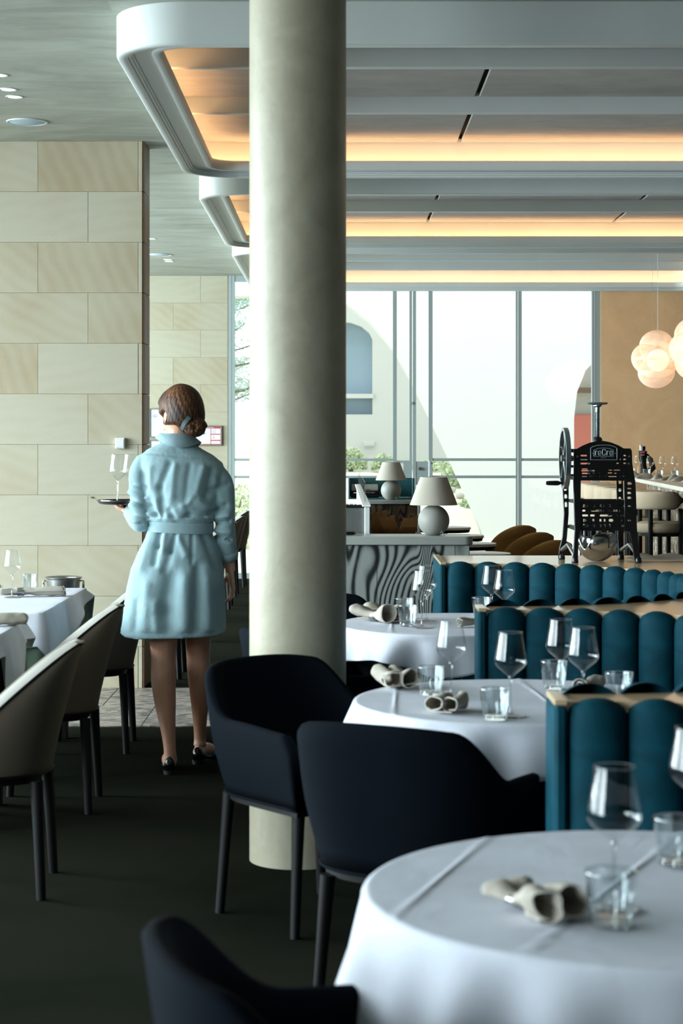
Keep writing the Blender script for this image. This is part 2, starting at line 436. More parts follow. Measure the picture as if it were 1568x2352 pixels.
S(MB().box(2.86, 8.0, YB-.02, YB+.3, 0, 3.6).obj('wall_beige', MAT['beige']))

# ceiling, with openings for the three coffers
XC0, XC1 = -.97, 3.95
COFF = [(7.79, 11.75), (12.5, 15.98), (16.4, 20.52)]
ce = MB()
ce.box(-6.2, XC0, -3.4, YB+.3, CEIL, 3.6); ce.box(XC1, 8.2, -3.4, YB+.3, CEIL, 3.6)
ys = [-3.4]+[v for c in COFF for v in c]+[YB+.3]
for a, b in zip(ys[::2], ys[1::2]): ce.box(XC0, XC1, a, b, CEIL, 3.6)
for a, b in COFF: ce.box(XC0, XC1, a, b, 3.5, 3.6)
S(ce.obj('ceiling', MAT['ceil']))
def rrect0(x0, x1, y0, y1, r, n=10):
    return [(cx+r*cos(radians(a0+90*k/n)), cy+r*sin(radians(a0+90*k/n))) for cx, cy, a0 in ((x1-r,y1-r,0),(x0+r,y1-r,90),(x0+r,y0+r,180),(x1-r,y0+r,270)) for k in range(n+1)]
for k, (a, b) in enumerate(COFF):
    S(plate('trim_%d' % (k+6), [(XC0,a),(XC1,a),(XC1,b),(XC0,b)], [rrect0(XC0+.004,XC1-.004,a+.004,b-.004,.34)], .02, MAT['ceil'], None, (0,0,CEIL+.0101), (0,0,0)))

def stone_wall(wallname, x0, x1, y, thick, ztop, course, length, first, mat_core=True):
    """ashlar wall facing the camera: every block its own piece"""
    core = S(MB().box(x0, x1-.004, y+.006, y+thick, 0, ztop).obj(wallname, MAT['mortar']))
    cache = {}
    n = int(math.ceil(ztop/course)); z = ztop
    for r in range(n):
        z1 = ztop - r*course; z0 = max(0, z1-course)
        x = first + (length/2 if r % 2 else 0)
        edges = [x1]
        while x > x1-1e-3: x -= length
        while x > x0: edges.append(x); x -= length
        edges.append(x0)
        for a, b in zip(edges[1:], edges):
            if b-a < .01: continue
            key = (round(b-a, 3), round(z1-z0, 3))
            if key not in cache:
                cache[key] = MB().bbox(-key[0]/2+.0009, key[0]/2-.0009, 0, .03, -key[1]/2+.0009, key[1]/2-.0009, .0014).mesh('stone_block', MAT['stone'])
            link('stone_block', cache[key], core, ((a+b)/2, y+random.uniform(0,.0018), (z0+z1)/2))
    return core
wp = stone_wall('wall_stone_front', -3.4, -1.207, 11.4, .32, CEIL, .308, .61, -1.207-.025+.0)
S(MB().box(-6.0, -3.4, 11.42, 11.72, 0, CEIL).obj('wall_stone_plain', MAT['stone']))
# return face of the pier: narrow brown pieces, one per course
for r in range(11):
    z1 = CEIL-r*.308; z0 = max(.002, z1-.308)
    MB().bbox(-1.207, -1.195, 11.405, 11.72, z0+.0015, z1-.0015, .002).obj('stone_return', MAT['brown'], wp)
stone_wall('wall_stone_back', -3.3, -1.24, YB, .3, CEIL, .3, .6, -1.24-.3)

# round column
col = MB().lathe([(0,0),(.174,0),(.174,3.34),(0,3.34)], 72, (-.154, 6.74, 0))
S(col.obj('column', MAT['plaster']))

# ------------------------------------------------------------------ ceiling coffers
def rrect(x0, x1, y0, y1, r, n=10):
    pts = []
    for cx, cy, a0 in ((x1-r,y1-r,0),(x0+r,y1-r,90),(x0+r,y0+r,180),(x1-r,y0+r,270)):
        for k in range(n+1):
            a = radians(a0+90*k/n); pts.append((cx+r*cos(a), cy+r*sin(a)))
    return pts
PROF = [(0,3.40),(0,3.168),(.004,3.160),(.012,3.156),(.046,3.156),(.050,3.160),(.050,3.166),(.058,3.166),(.062,3.170),(.062,3.176),
        (.070,3.178),(.072,3.186),(.150,3.186),(.152,3.182),(.156,3.180),(.180,3.180),(.186,3.186),(.186,3.235),(.180,3.24),(.170,3.24),(.166,3.235),(.166,3.205),(.03,3.205),(.03,3.40)]
def coffer(i, y0, y1, beams):
    R0 = .34; rows = []
    for u, z in PROF:
        r = max(R0-u, .02)
        rows.append([(p[0], p[1], z) for p in rrect(XC0+u, XC1-u, y0+u, y1-u, r)])
    rim = S(MB().grid(rows, closed_u=True).obj('ceiling_coffer', MAT['white'], sharp=50))
    # felt panels with slots between them
    xs = [XC0+.03, .74, 2.32, 3.9]
    for a, b in zip(xs, xs[1:]):
        if b-a < .2: continue
        ybs = [y0+.05]+list(beams)+[y1-.04]
        for c, d in zip(ybs, ybs[1:]):
            MB().bbox(a+.012, b-.012, c, d, 3.376, 3.396, .004).obj('ceiling_panel', MAT['panel'], rim)
    MB().box(XC0+.02, XC1-.02, y0+.02, y1-.02, 3.43, 3.45).obj('panel_backing', MAT['dark'], rim)
    for b in beams:
        MB().bbox(XC0+.03, XC1-.03, b, b+.045, 3.286, 3.40, .004).obj('ceiling_beam', MAT['white'], rim)
    # warm light strip lying on the ledge along the left, far and right sides
    st = MB(); path = rrect(XC0+.118, XC1-.118, y0+.118, y1-.118, .22)
    a = [p for p in path]; pa = a[22-0:] ; n = len(a)
    seq = a[33:44]+a[0:22]                    # right side, far side, left side (near side has none)
    seq = [a[43]]+a[0:22]+[a[22]]
    rows = [[(p[0],p[1],3.2065),(p[0],p[1],3.214)] for p in seq]
    def off(k, d):
        p = Vector(seq[k]); q = Vector(seq[min(k+1,len(seq)-1)]) - Vector(seq[max(k-1,0)]); q.normalize()
        return (p.x - q.y*d, p.y + q.x*d)
    L = [off(k, .006) for k in range(len(seq))]; Rr = [off(k, -.006) for k in range(len(seq))]
    g = [[(l[0],l[1],3.2065),(l[0],l[1],3.224),(r[0],r[1],3.224),(r[0],r[1],3.2065)] for l, r in zip(L, Rr)]
    st.grid(g, closed_u=True, cap=True); st.obj('light_strip', MAT['led'], rim)
    return rim
coffer(1, *COFF[0], (8.92, 10.16)); coffer(2, *COFF[1], (13.3, 14.5)); coffer(3, *COFF[2], (17.3, 18.45, 19.42))

# ceiling downlights in pairs, and round loudspeakers
def downlight(x, y, lab):
    t = thing('downlight', lab, 'light', (x, y, CEIL), 0, 'ceiling downlights')
    MB().lathe([(.033,.0),(.040,-.004),(.046,-.004),(.048,0)], 28).obj('trim_ring', MAT['white'], t)
    MB().lathe([(0,-.002),(.034,-.002),(.034,-.0005),(0,-.0005)], 28).obj('diffuser', MAT['lamp'], t)
def P2(px, py): s = (1016-py)/(CEIL-EYE); return ((px-782)/s, 4300/s)
downlight(*P2(18,205), 'small round downlight above the stone wall, farther left of the near pair')
downlight(*P2(33,222), 'small round downlight of the near pair, beside the white ceiling speaker')
downlight(*P2(-3,172), 'small round downlight cut by the picture edge, over the left tables')
downlight(*P2(347,548), 'small round downlight behind the stone pier edge, first of the far row')
downlight(*P2(389,600), 'small round downlight close to the far stone wall')
downlight(*P2(386,596), 'small round downlight just before the one at the far stone wall')
for (px, py, lab) in ((62,279,'round pale blue ceiling speaker above the front stone wall'), (367,585,'round ceiling speaker near the far stone wall, seen edge-on')):
    x, y = P2(px, py); t = thing('ceiling_speaker', lab, 'speaker', (x, y, CEIL))
    MB().lathe([(0,-.006),(.10,-.006),(.106,-.003),(.106,-.0005),(0,-.0005)], 40).obj('grille', MAT['speaker'], t)
    MB().lathe([(.106,-.0005),(.106,-.007),(.116,-.007),(.118,-.0005)], 40).obj('bezel', MAT['white'], t)
ac = S(MB().box(-2.35,-2.05,15.6,15.9,CEIL-.006,CEIL-.001).obj('trim_1', MAT['white']))

# ------------------------------------------------------------------ end wall windows and door
F = MB()
def vm(x0, x1, z0=0.0, z1=CEIL, d=.07): F.box(x0, x1, YB-.0, YB+d, z0, z1)
def hm(x0, x1, z0, z1, d=.06): F.box(x0, x1, YB+.005, YB+d, z0, z1)
vm(-1.235,-1.20,d=.12); vm(-1.195,-1.165)
vm(1.928,1.948); vm(1.958,1.992); vm(2.765,2.79); vm(2.80,2.86,d=.12)
vm(.985,1.012); vm(.575,.598)
hm(-1.165,.575,1.295,1.322); hm(-1.165,.575,1.105,1.132)
hm(1.012,1.928,1.295,1.325); hm(1.012,1.928,1.105,1.135); hm(1.992,2.765,1.295,1.325); hm(1.992,2.765,1.105,1.135)
hm(-1.2,2.8,3.27,CEIL); hm(-1.2,.57,0,.06); hm(1.01,2.8,0,.06)
vm(-.42,-.38)
wi = S(F.obj('window_1', MAT['frame']))
def pane(x0,x1,z0,z1): MB().box(x0,x1,YB+.03,YB+.038,z0,z1).obj('window_pane', MAT['pane'], wi)
for a, b in ((-1.165,-.42),(-.38,.575),(1.012,1.928),(1.992,2.765)):
    pane(a,b,.06,1.105); pane(a,b,1.132,1.295); pane(a,b,1.325,3.27)
# glazed double door between the fixed windows
D = MB(); F = D
for x0, x1 in ((.600,.618),(.757,.786),(.796,.830),(.968,.984)): D.box(x0,x1,YB+.0,YB+.06,.03,3.27)
for x0, x1 in ((.618,.757),(.830,.968)): D.box(x0,x1,YB+.005,YB+.055,.03,.25)
D.box(.690,.757,YB+.005,YB+.055,1.06,1.30); D.box(.830,.968,YB+.005,YB+.055,1.03,1.29)
D.box(.618,.69,YB+.005,YB+.055,1.27,1.30)
D.box(.600,.984,YB+.0,YB+.06,3.25,3.30)
do = S(D.obj('door_1', MAT['frame']))
MB().box(.618,.757,YB+.03,YB+.036,.25,3.25).obj('door_pane', MAT['pane'], do)
MB().box(.830,.968,YB+.03,YB+.036,.25,3.25).obj('door_pane', MAT['pane'], do)
MB().tube([(.975,YB-.06,1.02),(.975,YB-.06,1.30)], .014, 10).tube([(.975,YB-.06,1.27),(.975,YB+.01,1.27)], .009, 8).obj('door_handle', MAT['bsteel'], do)
MB().lathe([(0,-.012),(.018,-.012),(.02,0),(0,0)],16,(0,0,0)).obj('door_lock', MAT['bsteel'], do, (.872,YB-.008,1.21), (-pi/2,0,0))
MB().bbox(.752,.792,YB-.02,YB+.0,1.915,1.945,.003).obj('door_latch', MAT['frame'], do)

# ------------------------------------------------------------------ outside: lawn, white arched buildings, planting
rows = []
for iy in range(25):
    y = YB+.3+iy*1.1; z = -.02 + 1.0*sstep(27.2, 33, y) + .9*sstep(38, 47, y)
    rows.append([(x, y, z + .03*mnoise.noise((x*.6, y*.6, 0))) for x in range(-16, 15)])
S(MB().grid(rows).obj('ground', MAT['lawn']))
S(MB().box(-40, -6.25, -12, 30, -.3, -.06).obj('sky_block_ground', MAT['tile']))  # unseen ground added to block sky light shining up from below
S(MB().box(1.4, 9, YB+.3, 27.98, -.3, .012).obj('pavement', MAT['extwall']))
def q(px, py, s): return ((px-782)/s, EYE-(py-1016)/s)
arch = [q(*p, 153.6) for p in ((1115,1246),(1085,1170),(1040,1070),(990,965),(945,875),(905,805),(850,740),(797,700),(740,683),(700,680))]
ax = arch[-1][0]; left = [(2*ax-x, z) for x, z in reversed(arch[:-1])]
arch2 = [q(*p, 153.6) for p in ((1318,1246),(1318,960),(1325,900),(1345,850),(1380,815),(1420,800),(1460,815),(1495,850),(1515,900),(1522,960),(1522,1246))]
outl = arch2[::1]
outline = [(-9,0)] + left + [] 
poly = [(-9, 8), (9, 8), (9, 0)] + [(x, max(z,0)) for x, z in reversed(arch2)] + [(x, max(z, 0)) for x, z in arch] + [(-9, arch[-1][1])]
S(plate('wall_outside_arched', poly, [], .5, MAT['extwall'], None, (0, 28.25, 0)))
win = [q(*p, 126.5) for p in ((745,952),(855,952),(855,780),(848,765),(830,750),(805,741),(770,738),(745,738))]
fw = S(plate('wall_outside_far', [(-.62,.6),(6.5,.6),(6.5,8),(-.62,8)], [win], .4, MAT['extwall'], None, (0, 34.2, 0)))
S(MB().box(-.5,.7,34.3,34.33,1.9,3.8).obj('window_6', MAT['extpane']))
S(MB().box(-.4,.6,33.93,34.3,2.30,2.38).obj('trim_2', MAT['extwall']))
S(MB().bbox(.42,.62,33.96,34.0,1.41,1.52,.01).bbox(.44,.60,33.94,33.97,1.44,1.465,.004).obj('trim_3', MAT['extwall']))
S(MB().box(3.3,6.0,30.3,30.5,0,6).obj('wall_outside_porch', MAT['extwall']))
d2 = S(MB().bbox(3.45,4.6,30.2,30.3,0,1.95,.01).obj('door_2', MAT['red']))
MB().tube([(3.6,30.15,1.52),(3.6,30.15,1.86)],.016,8).tube([(3.6,30.15,1.83),(3.6,30.2,1.83)],.012,8).tube([(3.6,30.15,1.55),(3.6,30.2,1.55)],.012,8).obj('door_handle', MAT['plastic'], d2)
MB().bbox(3.47,3.53,30.17,30.2,1.60,1.78,.005).obj('door_lock', MAT['plastic'], d2)
S(MB().box(3.4,5.6,30.05,30.3,2.30,2.38).obj('trim_4', MAT['bark']))

def shrub(name, label, x, y, z, r, h, n, seed, mat='leaf', leaf=.04):
    rnd = random.Random(seed); t = thing(name, label, 'shrub', (x, y, z))
    m = MB()
    for k in range(int(n*2.2)):
        a = rnd.uniform(0, 2*pi); rr = r*sqrt(rnd.random()); hz = h*(.1+.9*rnd.random())*(1-.6*(rr/r)**2)
        c = Vector((rr*cos(a), rr*sin(a), hz)); u = Vector((rnd.gauss(0,1), rnd.gauss(0,1), rnd.gauss(0,1))).normalized()
        v = u.orthogonal().normalized(); l = leaf*rnd.uniform(.6,1.3)
        m.add([c-u*l, c+v*l*.4, c+u*l, c-v*l*.4], [(0,1,2),(0,2,3)])
    f = m.obj('foliage', MAT[mat], t); f['kind'] = 'stuff'
    st = MB()
    for k in range(5):
        a = 1.3*k; st.tube([(0,0,-.05),(.3*r*cos(a),.3*r*sin(a),.3*h),(.6*r*cos(a),.6*r*sin(a),.75*h)], [.03*h+.01,.02*h+.006,.004], 6)
    st.obj('stem', MAT['bark'], t)
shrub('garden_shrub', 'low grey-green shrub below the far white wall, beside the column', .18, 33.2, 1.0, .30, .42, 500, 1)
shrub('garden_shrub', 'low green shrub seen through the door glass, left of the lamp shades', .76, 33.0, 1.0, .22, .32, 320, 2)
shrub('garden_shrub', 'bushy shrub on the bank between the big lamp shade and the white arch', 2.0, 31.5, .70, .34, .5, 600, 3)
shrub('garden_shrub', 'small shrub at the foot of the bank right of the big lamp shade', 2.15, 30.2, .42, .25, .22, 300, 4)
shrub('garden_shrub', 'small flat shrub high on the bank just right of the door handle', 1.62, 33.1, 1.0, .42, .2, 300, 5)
RK = ((1.70,30.6,'leftmost'),(1.95,30.55,'second from the left'),(2.18,30.75,'fourth from the left'),(1.82,30.9,'rear left one'),(2.40,30.5,'one beside the small shrub'),(2.5,30.95,'rightmost'))
for k, (x, y, lb) in enumerate(RK):
    rnd = random.Random(40+k); zz = 1.0*sstep(27.2,33,y)
    o = MB().ball((0,0,.02), (.07+.03*rnd.random(), .07+.03*rnd.random(), .045+.03*rnd.random()), 8, 5).obj('garden_rock', MAT['rock'], None, (x, y, zz+.0), (0,0,rnd.random()*3))
    T(o, 'pale rock on the bank behind the big lamp, '+lb, 'rock', 'garden rocks on the bank')
# tall pine beyond the narrow window strip
t = thing('pine_tree', 'tall pale pine tree seen through the narrow window left of the column', 'tree', (-3.3, 42, .9))
tr = MB().tube([(0,0,-.3),(.05,0,4),(.0,0,9)], [.22,.15,.04], 8).obj('trunk', MAT['bark'], t)
rnd = random.Random(5); nd = MB(); br = MB()
for k in range(110):
    h = rnd.uniform(.9, 8.6); a = rnd.uniform(0, 2*pi); L = (3.2-.26*h)*rnd.uniform(.6,1.1)
    p0 = Vector((0,0,h)); p1 = Vector((L*cos(a), L*sin(a), h+.25*L))
    br.tube([p0, (p0+p1)/2+Vector((0,0,-.05*L)), p1], [.035,.02,.006], 5)
    for j in range(170):
        s_ = rnd.uniform(.3, 1.08); c = p0.lerp(p1, s_)+Vector((rnd.gauss(0,.14),rnd.gauss(0,.14),rnd.gauss(0,.1)))
        u = Vector((rnd.gauss(0,1), rnd.gauss(0,1), rnd.gauss(.4,.7))).normalized()*.13; v = u.orthogonal().normalized()*.012
        nd.add([c-u, c+v, c+u, c-v], [(0,1,2),(0,2,3)])
br.obj('branches', MAT['bark'], t)['kind'] = 'stuff'
nd.obj('needles', MAT['pine'], t)['kind'] = 'stuff'
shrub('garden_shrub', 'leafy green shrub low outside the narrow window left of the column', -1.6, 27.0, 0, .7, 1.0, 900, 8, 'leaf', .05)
S(MB().box(-12, -.9, 56, 57, 0, 4.2).obj('trim_5', MAT['extwall']))
# ------------------------------------------------------------------ booth dividers (channel-tufted velvet, polished ledge)
def chan_mesh(h, wd=.069, dp=.062):
    rows = []
    for j, (z, k) in enumerate([(.40,1),(.52,1),(.64,1),(.76,1),(h-.05,1),(h-.028,.97),(h-.012,.86),(h-.003,.62),(h,.25)]):
        row = []
        for i in range(15):
            a = pi*i/14
            row.append((wd*cos(a)*(1 if k == 1 else .9+.1*k), dp*(sin(a)**.75 if 0 < i < 14 else 0)*k - (0 if k == 1 else (1-k)*.012), z-(.024*abs(cos(a))**2.2*sstep(h-.16,h-.03,z))))
        rows.append(row)
    return MB().grid(rows).mesh('channel', MAT['velvet'], 0)
CH = chan_mesh(.903); CHR = chan_mesh(.918)
def path_pts(Yf, sgn, y_end, x0=.535, R=1.0, step=.01):
    """front path: along +x, quarter arc, then along sgn*y; returns (x, y, nx, ny) every step"""
    out = []; xc = .57; yc = Yf + sgn*R
    x = x0
    while x < xc: out.append((x, Yf, 0, sgn)); x += step
    n = int(R*pi/2/step)
    for k in range(n+1):
        a = pi/2*k/n; out.append((xc+R*sin(a), yc - sgn*R*cos(a), -sin(a), sgn*cos(a)))
    y = yc
    while sgn*(y_end-y) > 0: out.append((xc+R, y, -1, 0)); y += sgn*step
    return out
def divider(Yf, label, rear_straight=None):
    t = thing('booth_divider', label, 'booth', (0, 0, 0), 0)
    fp = path_pts(Yf, -1, Yf-1.2)
    if rear_straight: rp = None; rear = [(.52, rear_straight), (2.6, rear_straight)]
    else:
        rp = path_pts(Yf+.13, 1, Yf+1.2); rear = [(p[0], p[1]) for p in rp]
    outx = 1.9 if not rear_straight else 2.6
    def poly(inset_l):
        a = [(p[0], p[1]) for p in fp[::4]]; a[0] = (.515+inset_l, Yf)
        b = [(p[0], p[1]) for p in (rp[::4] if rp else [])] or rear
        b = [(max(p[0], .515+inset_l), p[1]) for p in b]
        b[0] = (.515+inset_l, b[0][1])
        return a + [(outx, a[-1][1]), (outx, b[-1][1])] + b[::-1]
    def prism(pl, z0, z1):
        n = len(pl); m = MB()
        m.add([(x,y,z0) for x,y in pl]+[(x,y,z1) for x,y in pl],
              [tuple(range(n-1,-1,-1)), tuple(range(n,2*n))]+[(i,(i+1)%n,(i+1)%n+n,i+n) for i in range(n)], False)
        return m
    prism(poly(.012), 0.0, .868).obj('divider_body', MAT['velvet'], t)
    prism(poly(0), .868, .893).obj('ledge', MAT['ledge'], t)
    y1 = rear_straight or Yf+.13
    # upholstered end panel with a pale edge trim
    MB().bbox(.497,.528,Yf-.035,y1+.03,.02,.885,.008).obj('end_panel', MAT['velvet'], t)
    MB().bbox(.497,.530,Yf-.02,y1+.015,.8855,.899,.003).obj('edge_trim', MAT['ledge'], t)
    # channels
    for pth, me in ((fp, CH), (rp, CHR)):
        if not pth: continue
        s = 7
        while s < len(pth):
            x, y, nx, ny = pth[s]
            link('channel', me, t, (x, y, 0), (0,0,atan2(ny, nx)-pi/2)); s += 14 if True else 0
    # bench seats
    for pth in (fp, rp):
        if not pth: continue
        sel = [p for p in pth[6::5]]
        g = []
        for x, y, nx, ny in sel:
            prof = ((.02,.10),(.02,.42),(.06,.455),(.25,.46),(.43,.455),(.46,.43),(.46,.10))
            g.append([(x+nx*d, y+ny*d, z) for d, z in prof])
        MB().grid(g, closed_u=True, cap=True).obj('seat', MAT['velvet'], t)
    return t
divider(4.385, 'teal velvet booth back nearest the camera, beside the front round table')
divider(6.80, 'teal velvet booth back behind the middle round table')
divider(9.40, 'teal velvet booth back under the black ice shaver, with a wide pale ledge', 10.04)

# ------------------------------------------------------------------ cloth
def drape(loop, nrm, ztop, depth, flare, fold, ridge=None, rnd=.012, J=12, rings=14, center=None, droll=None):
    n = len(loop); cx, cy = center or (sum(p[0] for p in loop)/n, sum(p[1] for p in loop)/n)
    zt = lambda x, y: ztop + (ridge(x, y) if ridge else 0)
    m = MB(); rows = []
    for k in range(1, rings+1):
        f = k/rings; rows.append([(cx+(p[0]-cx)*f, cy+(p[1]-cy)*f) for p in loop])
    rows = [[(x, y, zt(x, y)) for x, y in r] for r in rows]
    for a in (25, 50, 75):
        a = radians(a); rows.append([(p[0]+q[0]*rnd*sin(a), p[1]+q[1]*rnd*sin(a), ztop-rnd*(1-cos(a))) for p, q in zip(loop, nrm)])
    for j in range(1, J+1):
        t = j/J; r = []
        for i, (p, q) in enumerate(zip(loop, nrm)):
            d = depth(i/n); o = rnd + (flare(i/n) if callable(flare) else flare)*t + fold(i/n)*t**.6
            r.append((p[0]+q[0]*o, p[1]+q[1]*o, ztop-rnd-(d-rnd)*t))
        rows.append(r)
    b = len(m.v); m.grid(rows, closed_u=True)
    m.v.append((cx, cy, zt(cx, cy))); c = len(m.v)-1
    for i in range(n): m.f.append((c, i, (i+1) % n)); m.sm.append(True)
    return m

def round_cloth(x, y, seed, label, creases, R=.474, base=.19, rot=.6, corner=.13):
    rd = random.Random(seed)
    ph = [rd.uniform(0, 6.28) for _ in range(5)]
    n = 220; loop = [(R*cos(2*pi*i/n), R*sin(2*pi*i/n)) for i in range(n)]; nr = [(cos(2*pi*i/n), sin(2*pi*i/n)) for i in range(n)]
    def depth(u):
        a = 2*pi*u+rot; return base + corner*max(0, abs(cos(2*a))**6 if True else 0)*1.0 + .015*sin(5*a+ph[0])
    def fold(u):
        a = 2*pi*u
        f = .5*sin(12*a+ph[1]+.9*sin(2*a+ph[2])) + .35*sin(19*a+ph[3]+.6*sin(3*a)) + .35*sin(7*a+ph[4])
        return .034*f
    def ridge(px, py):
        h = .0016*mnoise.noise((px*6+seed, py*6, 0))
        for (ax, ay, bx, by) in creases:
            L = sqrt((bx-ax)**2+(by-ay)**2); d = ((px-ax)*(by-ay)-(py-ay)*(bx-ax))/L
            h += .0026*exp(-(d/.0042)**2)
        return h
    m = drape(loop, nr, .753, depth, .055, fold, ridge, rings=120, J=14)
    o = m.obj('tablecloth', MAT['wcloth'], None, (x, y, 0), sharp=0)
    sm = o.modifiers.new('thick', 'SOLIDIFY'); sm.thickness = .0022; sm.offset = -1
    T(o, label, 'tablecloth', 'white cloths on the round tables'); return o
def round_table(x, y, label):
    t = thing('round_table', label, 'table', (x, y, 0), 0, 'round dining tables')
    MB().lathe([(0,.722),(.46,.722),(.468,.728),(.468,.744),(.46,.749),(0,.749)], 64).obj('tabletop', MAT['black'], t)
    MB().lathe([(0,.06),(.035,.06),(.03,.1),(.03,.70),(.12,.721),(0,.721)], 24).obj('pedestal', MAT['black'], t)
    MB().lathe([(0,0),(.24,0),(.24,.012),(.05,.05),(.036,.06),(0,.06)], 40).obj('base', MAT['black'], t)
TA, TB, TC = (.52, 3.13), (.52, 5.43), (.47, 7.72)
def rel(T_, *c): return [tuple(v-(T_[i % 2]) for i, v in enumerate(q)) for q in c]
for Tt, lb, lc, seed, cr in (
    (TA, 'round table nearest the camera under its white cloth', 'white tablecloth nearest the camera, with long pressed fold lines', 1, [(.103,3.0,.289,3.57),(.252,2.69,.578,3.415)]),
    (TB, 'middle round table beside the second teal booth', 'white tablecloth on the middle round table, one folded napkin lying near its front', 2, [(.62,5.05,.56,5.9),(.14,5.0,.17,5.7)]),
    (TC, 'farthest round table, between column and rear teal booth', 'white tablecloth on the farthest round table, partly behind the column', 3, [(.55,7.3,.58,8.15),(.2,7.4,.22,8.0)])):
    round_table(*Tt, lb); round_cloth(*Tt, seed, lc, rel(Tt, *cr), rot={1:.35, 2:.95, 3:.2}[seed], base={1:.22, 2:.135, 3:.11}[seed], corner={1:.13,2:.08,3:.05}[seed])

# ------------------------------------------------------------------ chairs
def arm_plan(t, lv, off=0):
    wd = .252+.064*lv-off; bk = -.235-.085*lv+off; fr = .262+.03*lv
    a = abs(t)
    if a <= .62:
        th = a/.62*pi/2; e = 2/2.7
        x = wd*(sin(th)**e if th > 0 else 0); y = bk*(max(cos(th), 0)**e)
    else: x = wd; y = fr*(a-.62)/.38
    return (x if t >= 0 else -x), y
def arm_rim(t):
    a = abs(t); z = .785 - .012*min(1, a/.24)**2
    z -= .145*sstep(.24, .58, a); z -= .012*sstep(.58, 1, a); z -= .05*sstep(.95, 1.0, a)
    return z
def armchair_meshes():
    nT = 72; ts = [-1+2*i/nT for i in range(nT+1)]; rows = []
    for k in range(9):                                   # outside, from the bottom edge up
        f = k/8; r = []
        for t in ts:
            z = .405+(arm_rim(t)-.405)*f; lv = (z-.405)/.38; x, y = arm_plan(t, lv)
            bul = .012*sin(pi*f); d = sqrt(x*x+y*y)+1e-6
            r.append((x*(1+bul/d*.9), y*(1+bul/d*.9), z))
        rows.append(r)
    for off, dz in ((.006,.009),(.018,.013),(.030,.009)):
        r = []
        for t in ts:
            z = arm_rim(t); x, y = arm_plan(t, (z-.405)/.38, off); r.append((x, y, z+dz))
        rows.append(r)
    for k in range(7, -1, -1):
        f = k/7; r = []
        for t in ts:
            z = .44+(arm_rim(t)-.44)*f; lv = (z-.405)/.38; x, y = arm_plan(t, lv, .038+.012*(1-f)); r.append((x, y, z))
        rows.append(r)
    shell = MB().grid(rows, closed_v=True)
    m = len(ts); R = len(rows)
    shell.f.append(tuple(i*m for i in range(R))); shell.sm.append(True)
    shell.f.append(tuple(i*m+m-1 for i in range(R-1, -1, -1))); shell.sm.append(True)
    seat = []
    for sc, z in ((.93,.40),(1,.41),(1.0,.455),(.97,.47),(.85,.477)):
        r = []
        for t in ts:
            x, y = arm_plan(t, .1, .045); y = y*1.12 if y > 0 else y; r.append((x*sc, y*sc+ .0, z))
        seat.append(r)
    sm = MB().grid(seat, closed_u=True, cap=True)
    pipe = MB().tube([(*[v*1.004 for v in arm_plan(t, .02)], .402) for t in ts[::2]], .0045, 6)
    fr = []
    for sc, z in ((.9,.375),(.955,.378),(.955,.402)):
        fr.append([(x*sc, y*sc, z) for x, y in (arm_plan(t, 0, .0) for t in ts)])
    frm = MB().grid(fr, closed_u=True, cap=True)
    leg = MB().tube([(0,0,0),(0,0,.2),(0,0,.385)], [(.0155,.014),(.018,.016),(.022,.020)], 14)
    return (shell.mesh('shell', MAT['navy'], 0), sm.mesh('seat', MAT['navy'], 50), pipe.mesh('piping', MAT['navy'], 0),
            frm.mesh('seat_frame', MAT['black'], 40), leg.mesh('leg', MAT['black'], 60))
ARM = armchair_meshes()
def face(dx, dy): return atan2(-dx, dy)                  # rotation that turns local +y to (dx, dy)
def leg_at(me, parent, x, y, spread=.04):
    link('leg', me, parent, (x+spread*(1 if x > 0 else -1), y+spread*.6*(1 if y > 0 else -1), 0), (-.0 + (-spread*.6/.385)*(-1 if y > 0 else 1)*1.0, (-spread/.385)*(1 if x > 0 else -1), 0))
def armchair(x, y, f, label):
    t = thing('armchair', label, 'chair', (x, y, 0), face(*f), 'dark armchairs at the round tables')
    for nm, me in zip(('shell','seat','piping','seat_frame'), ARM[:4]): link(nm, me, t)
    for sx in (-1, 1):
        for sy in (-1, 1): leg_at(ARM[4], t, sx*.178, sy*.185-.01, .026)
    return t
armchair(-.095, 5.93, (.616,-.788), 'dark armchair beside the column, facing right with its open side to the middle table')
armchair(.215, 4.93, (.46,.89), 'dark armchair seen from behind, tucked under the middle round table')
armchair(.04, 2.70, (.97,.25), 'dark blurred armchair at the bottom edge, facing the nearest table')
armchair(-.03, 8.48, (.35,-.94), 'dark armchair just behind the column, at the farthest round table')
armchair(-.05, 7.15, (.90,.44), 'dark armchair in front of the farthest table, mostly hidden by the column')

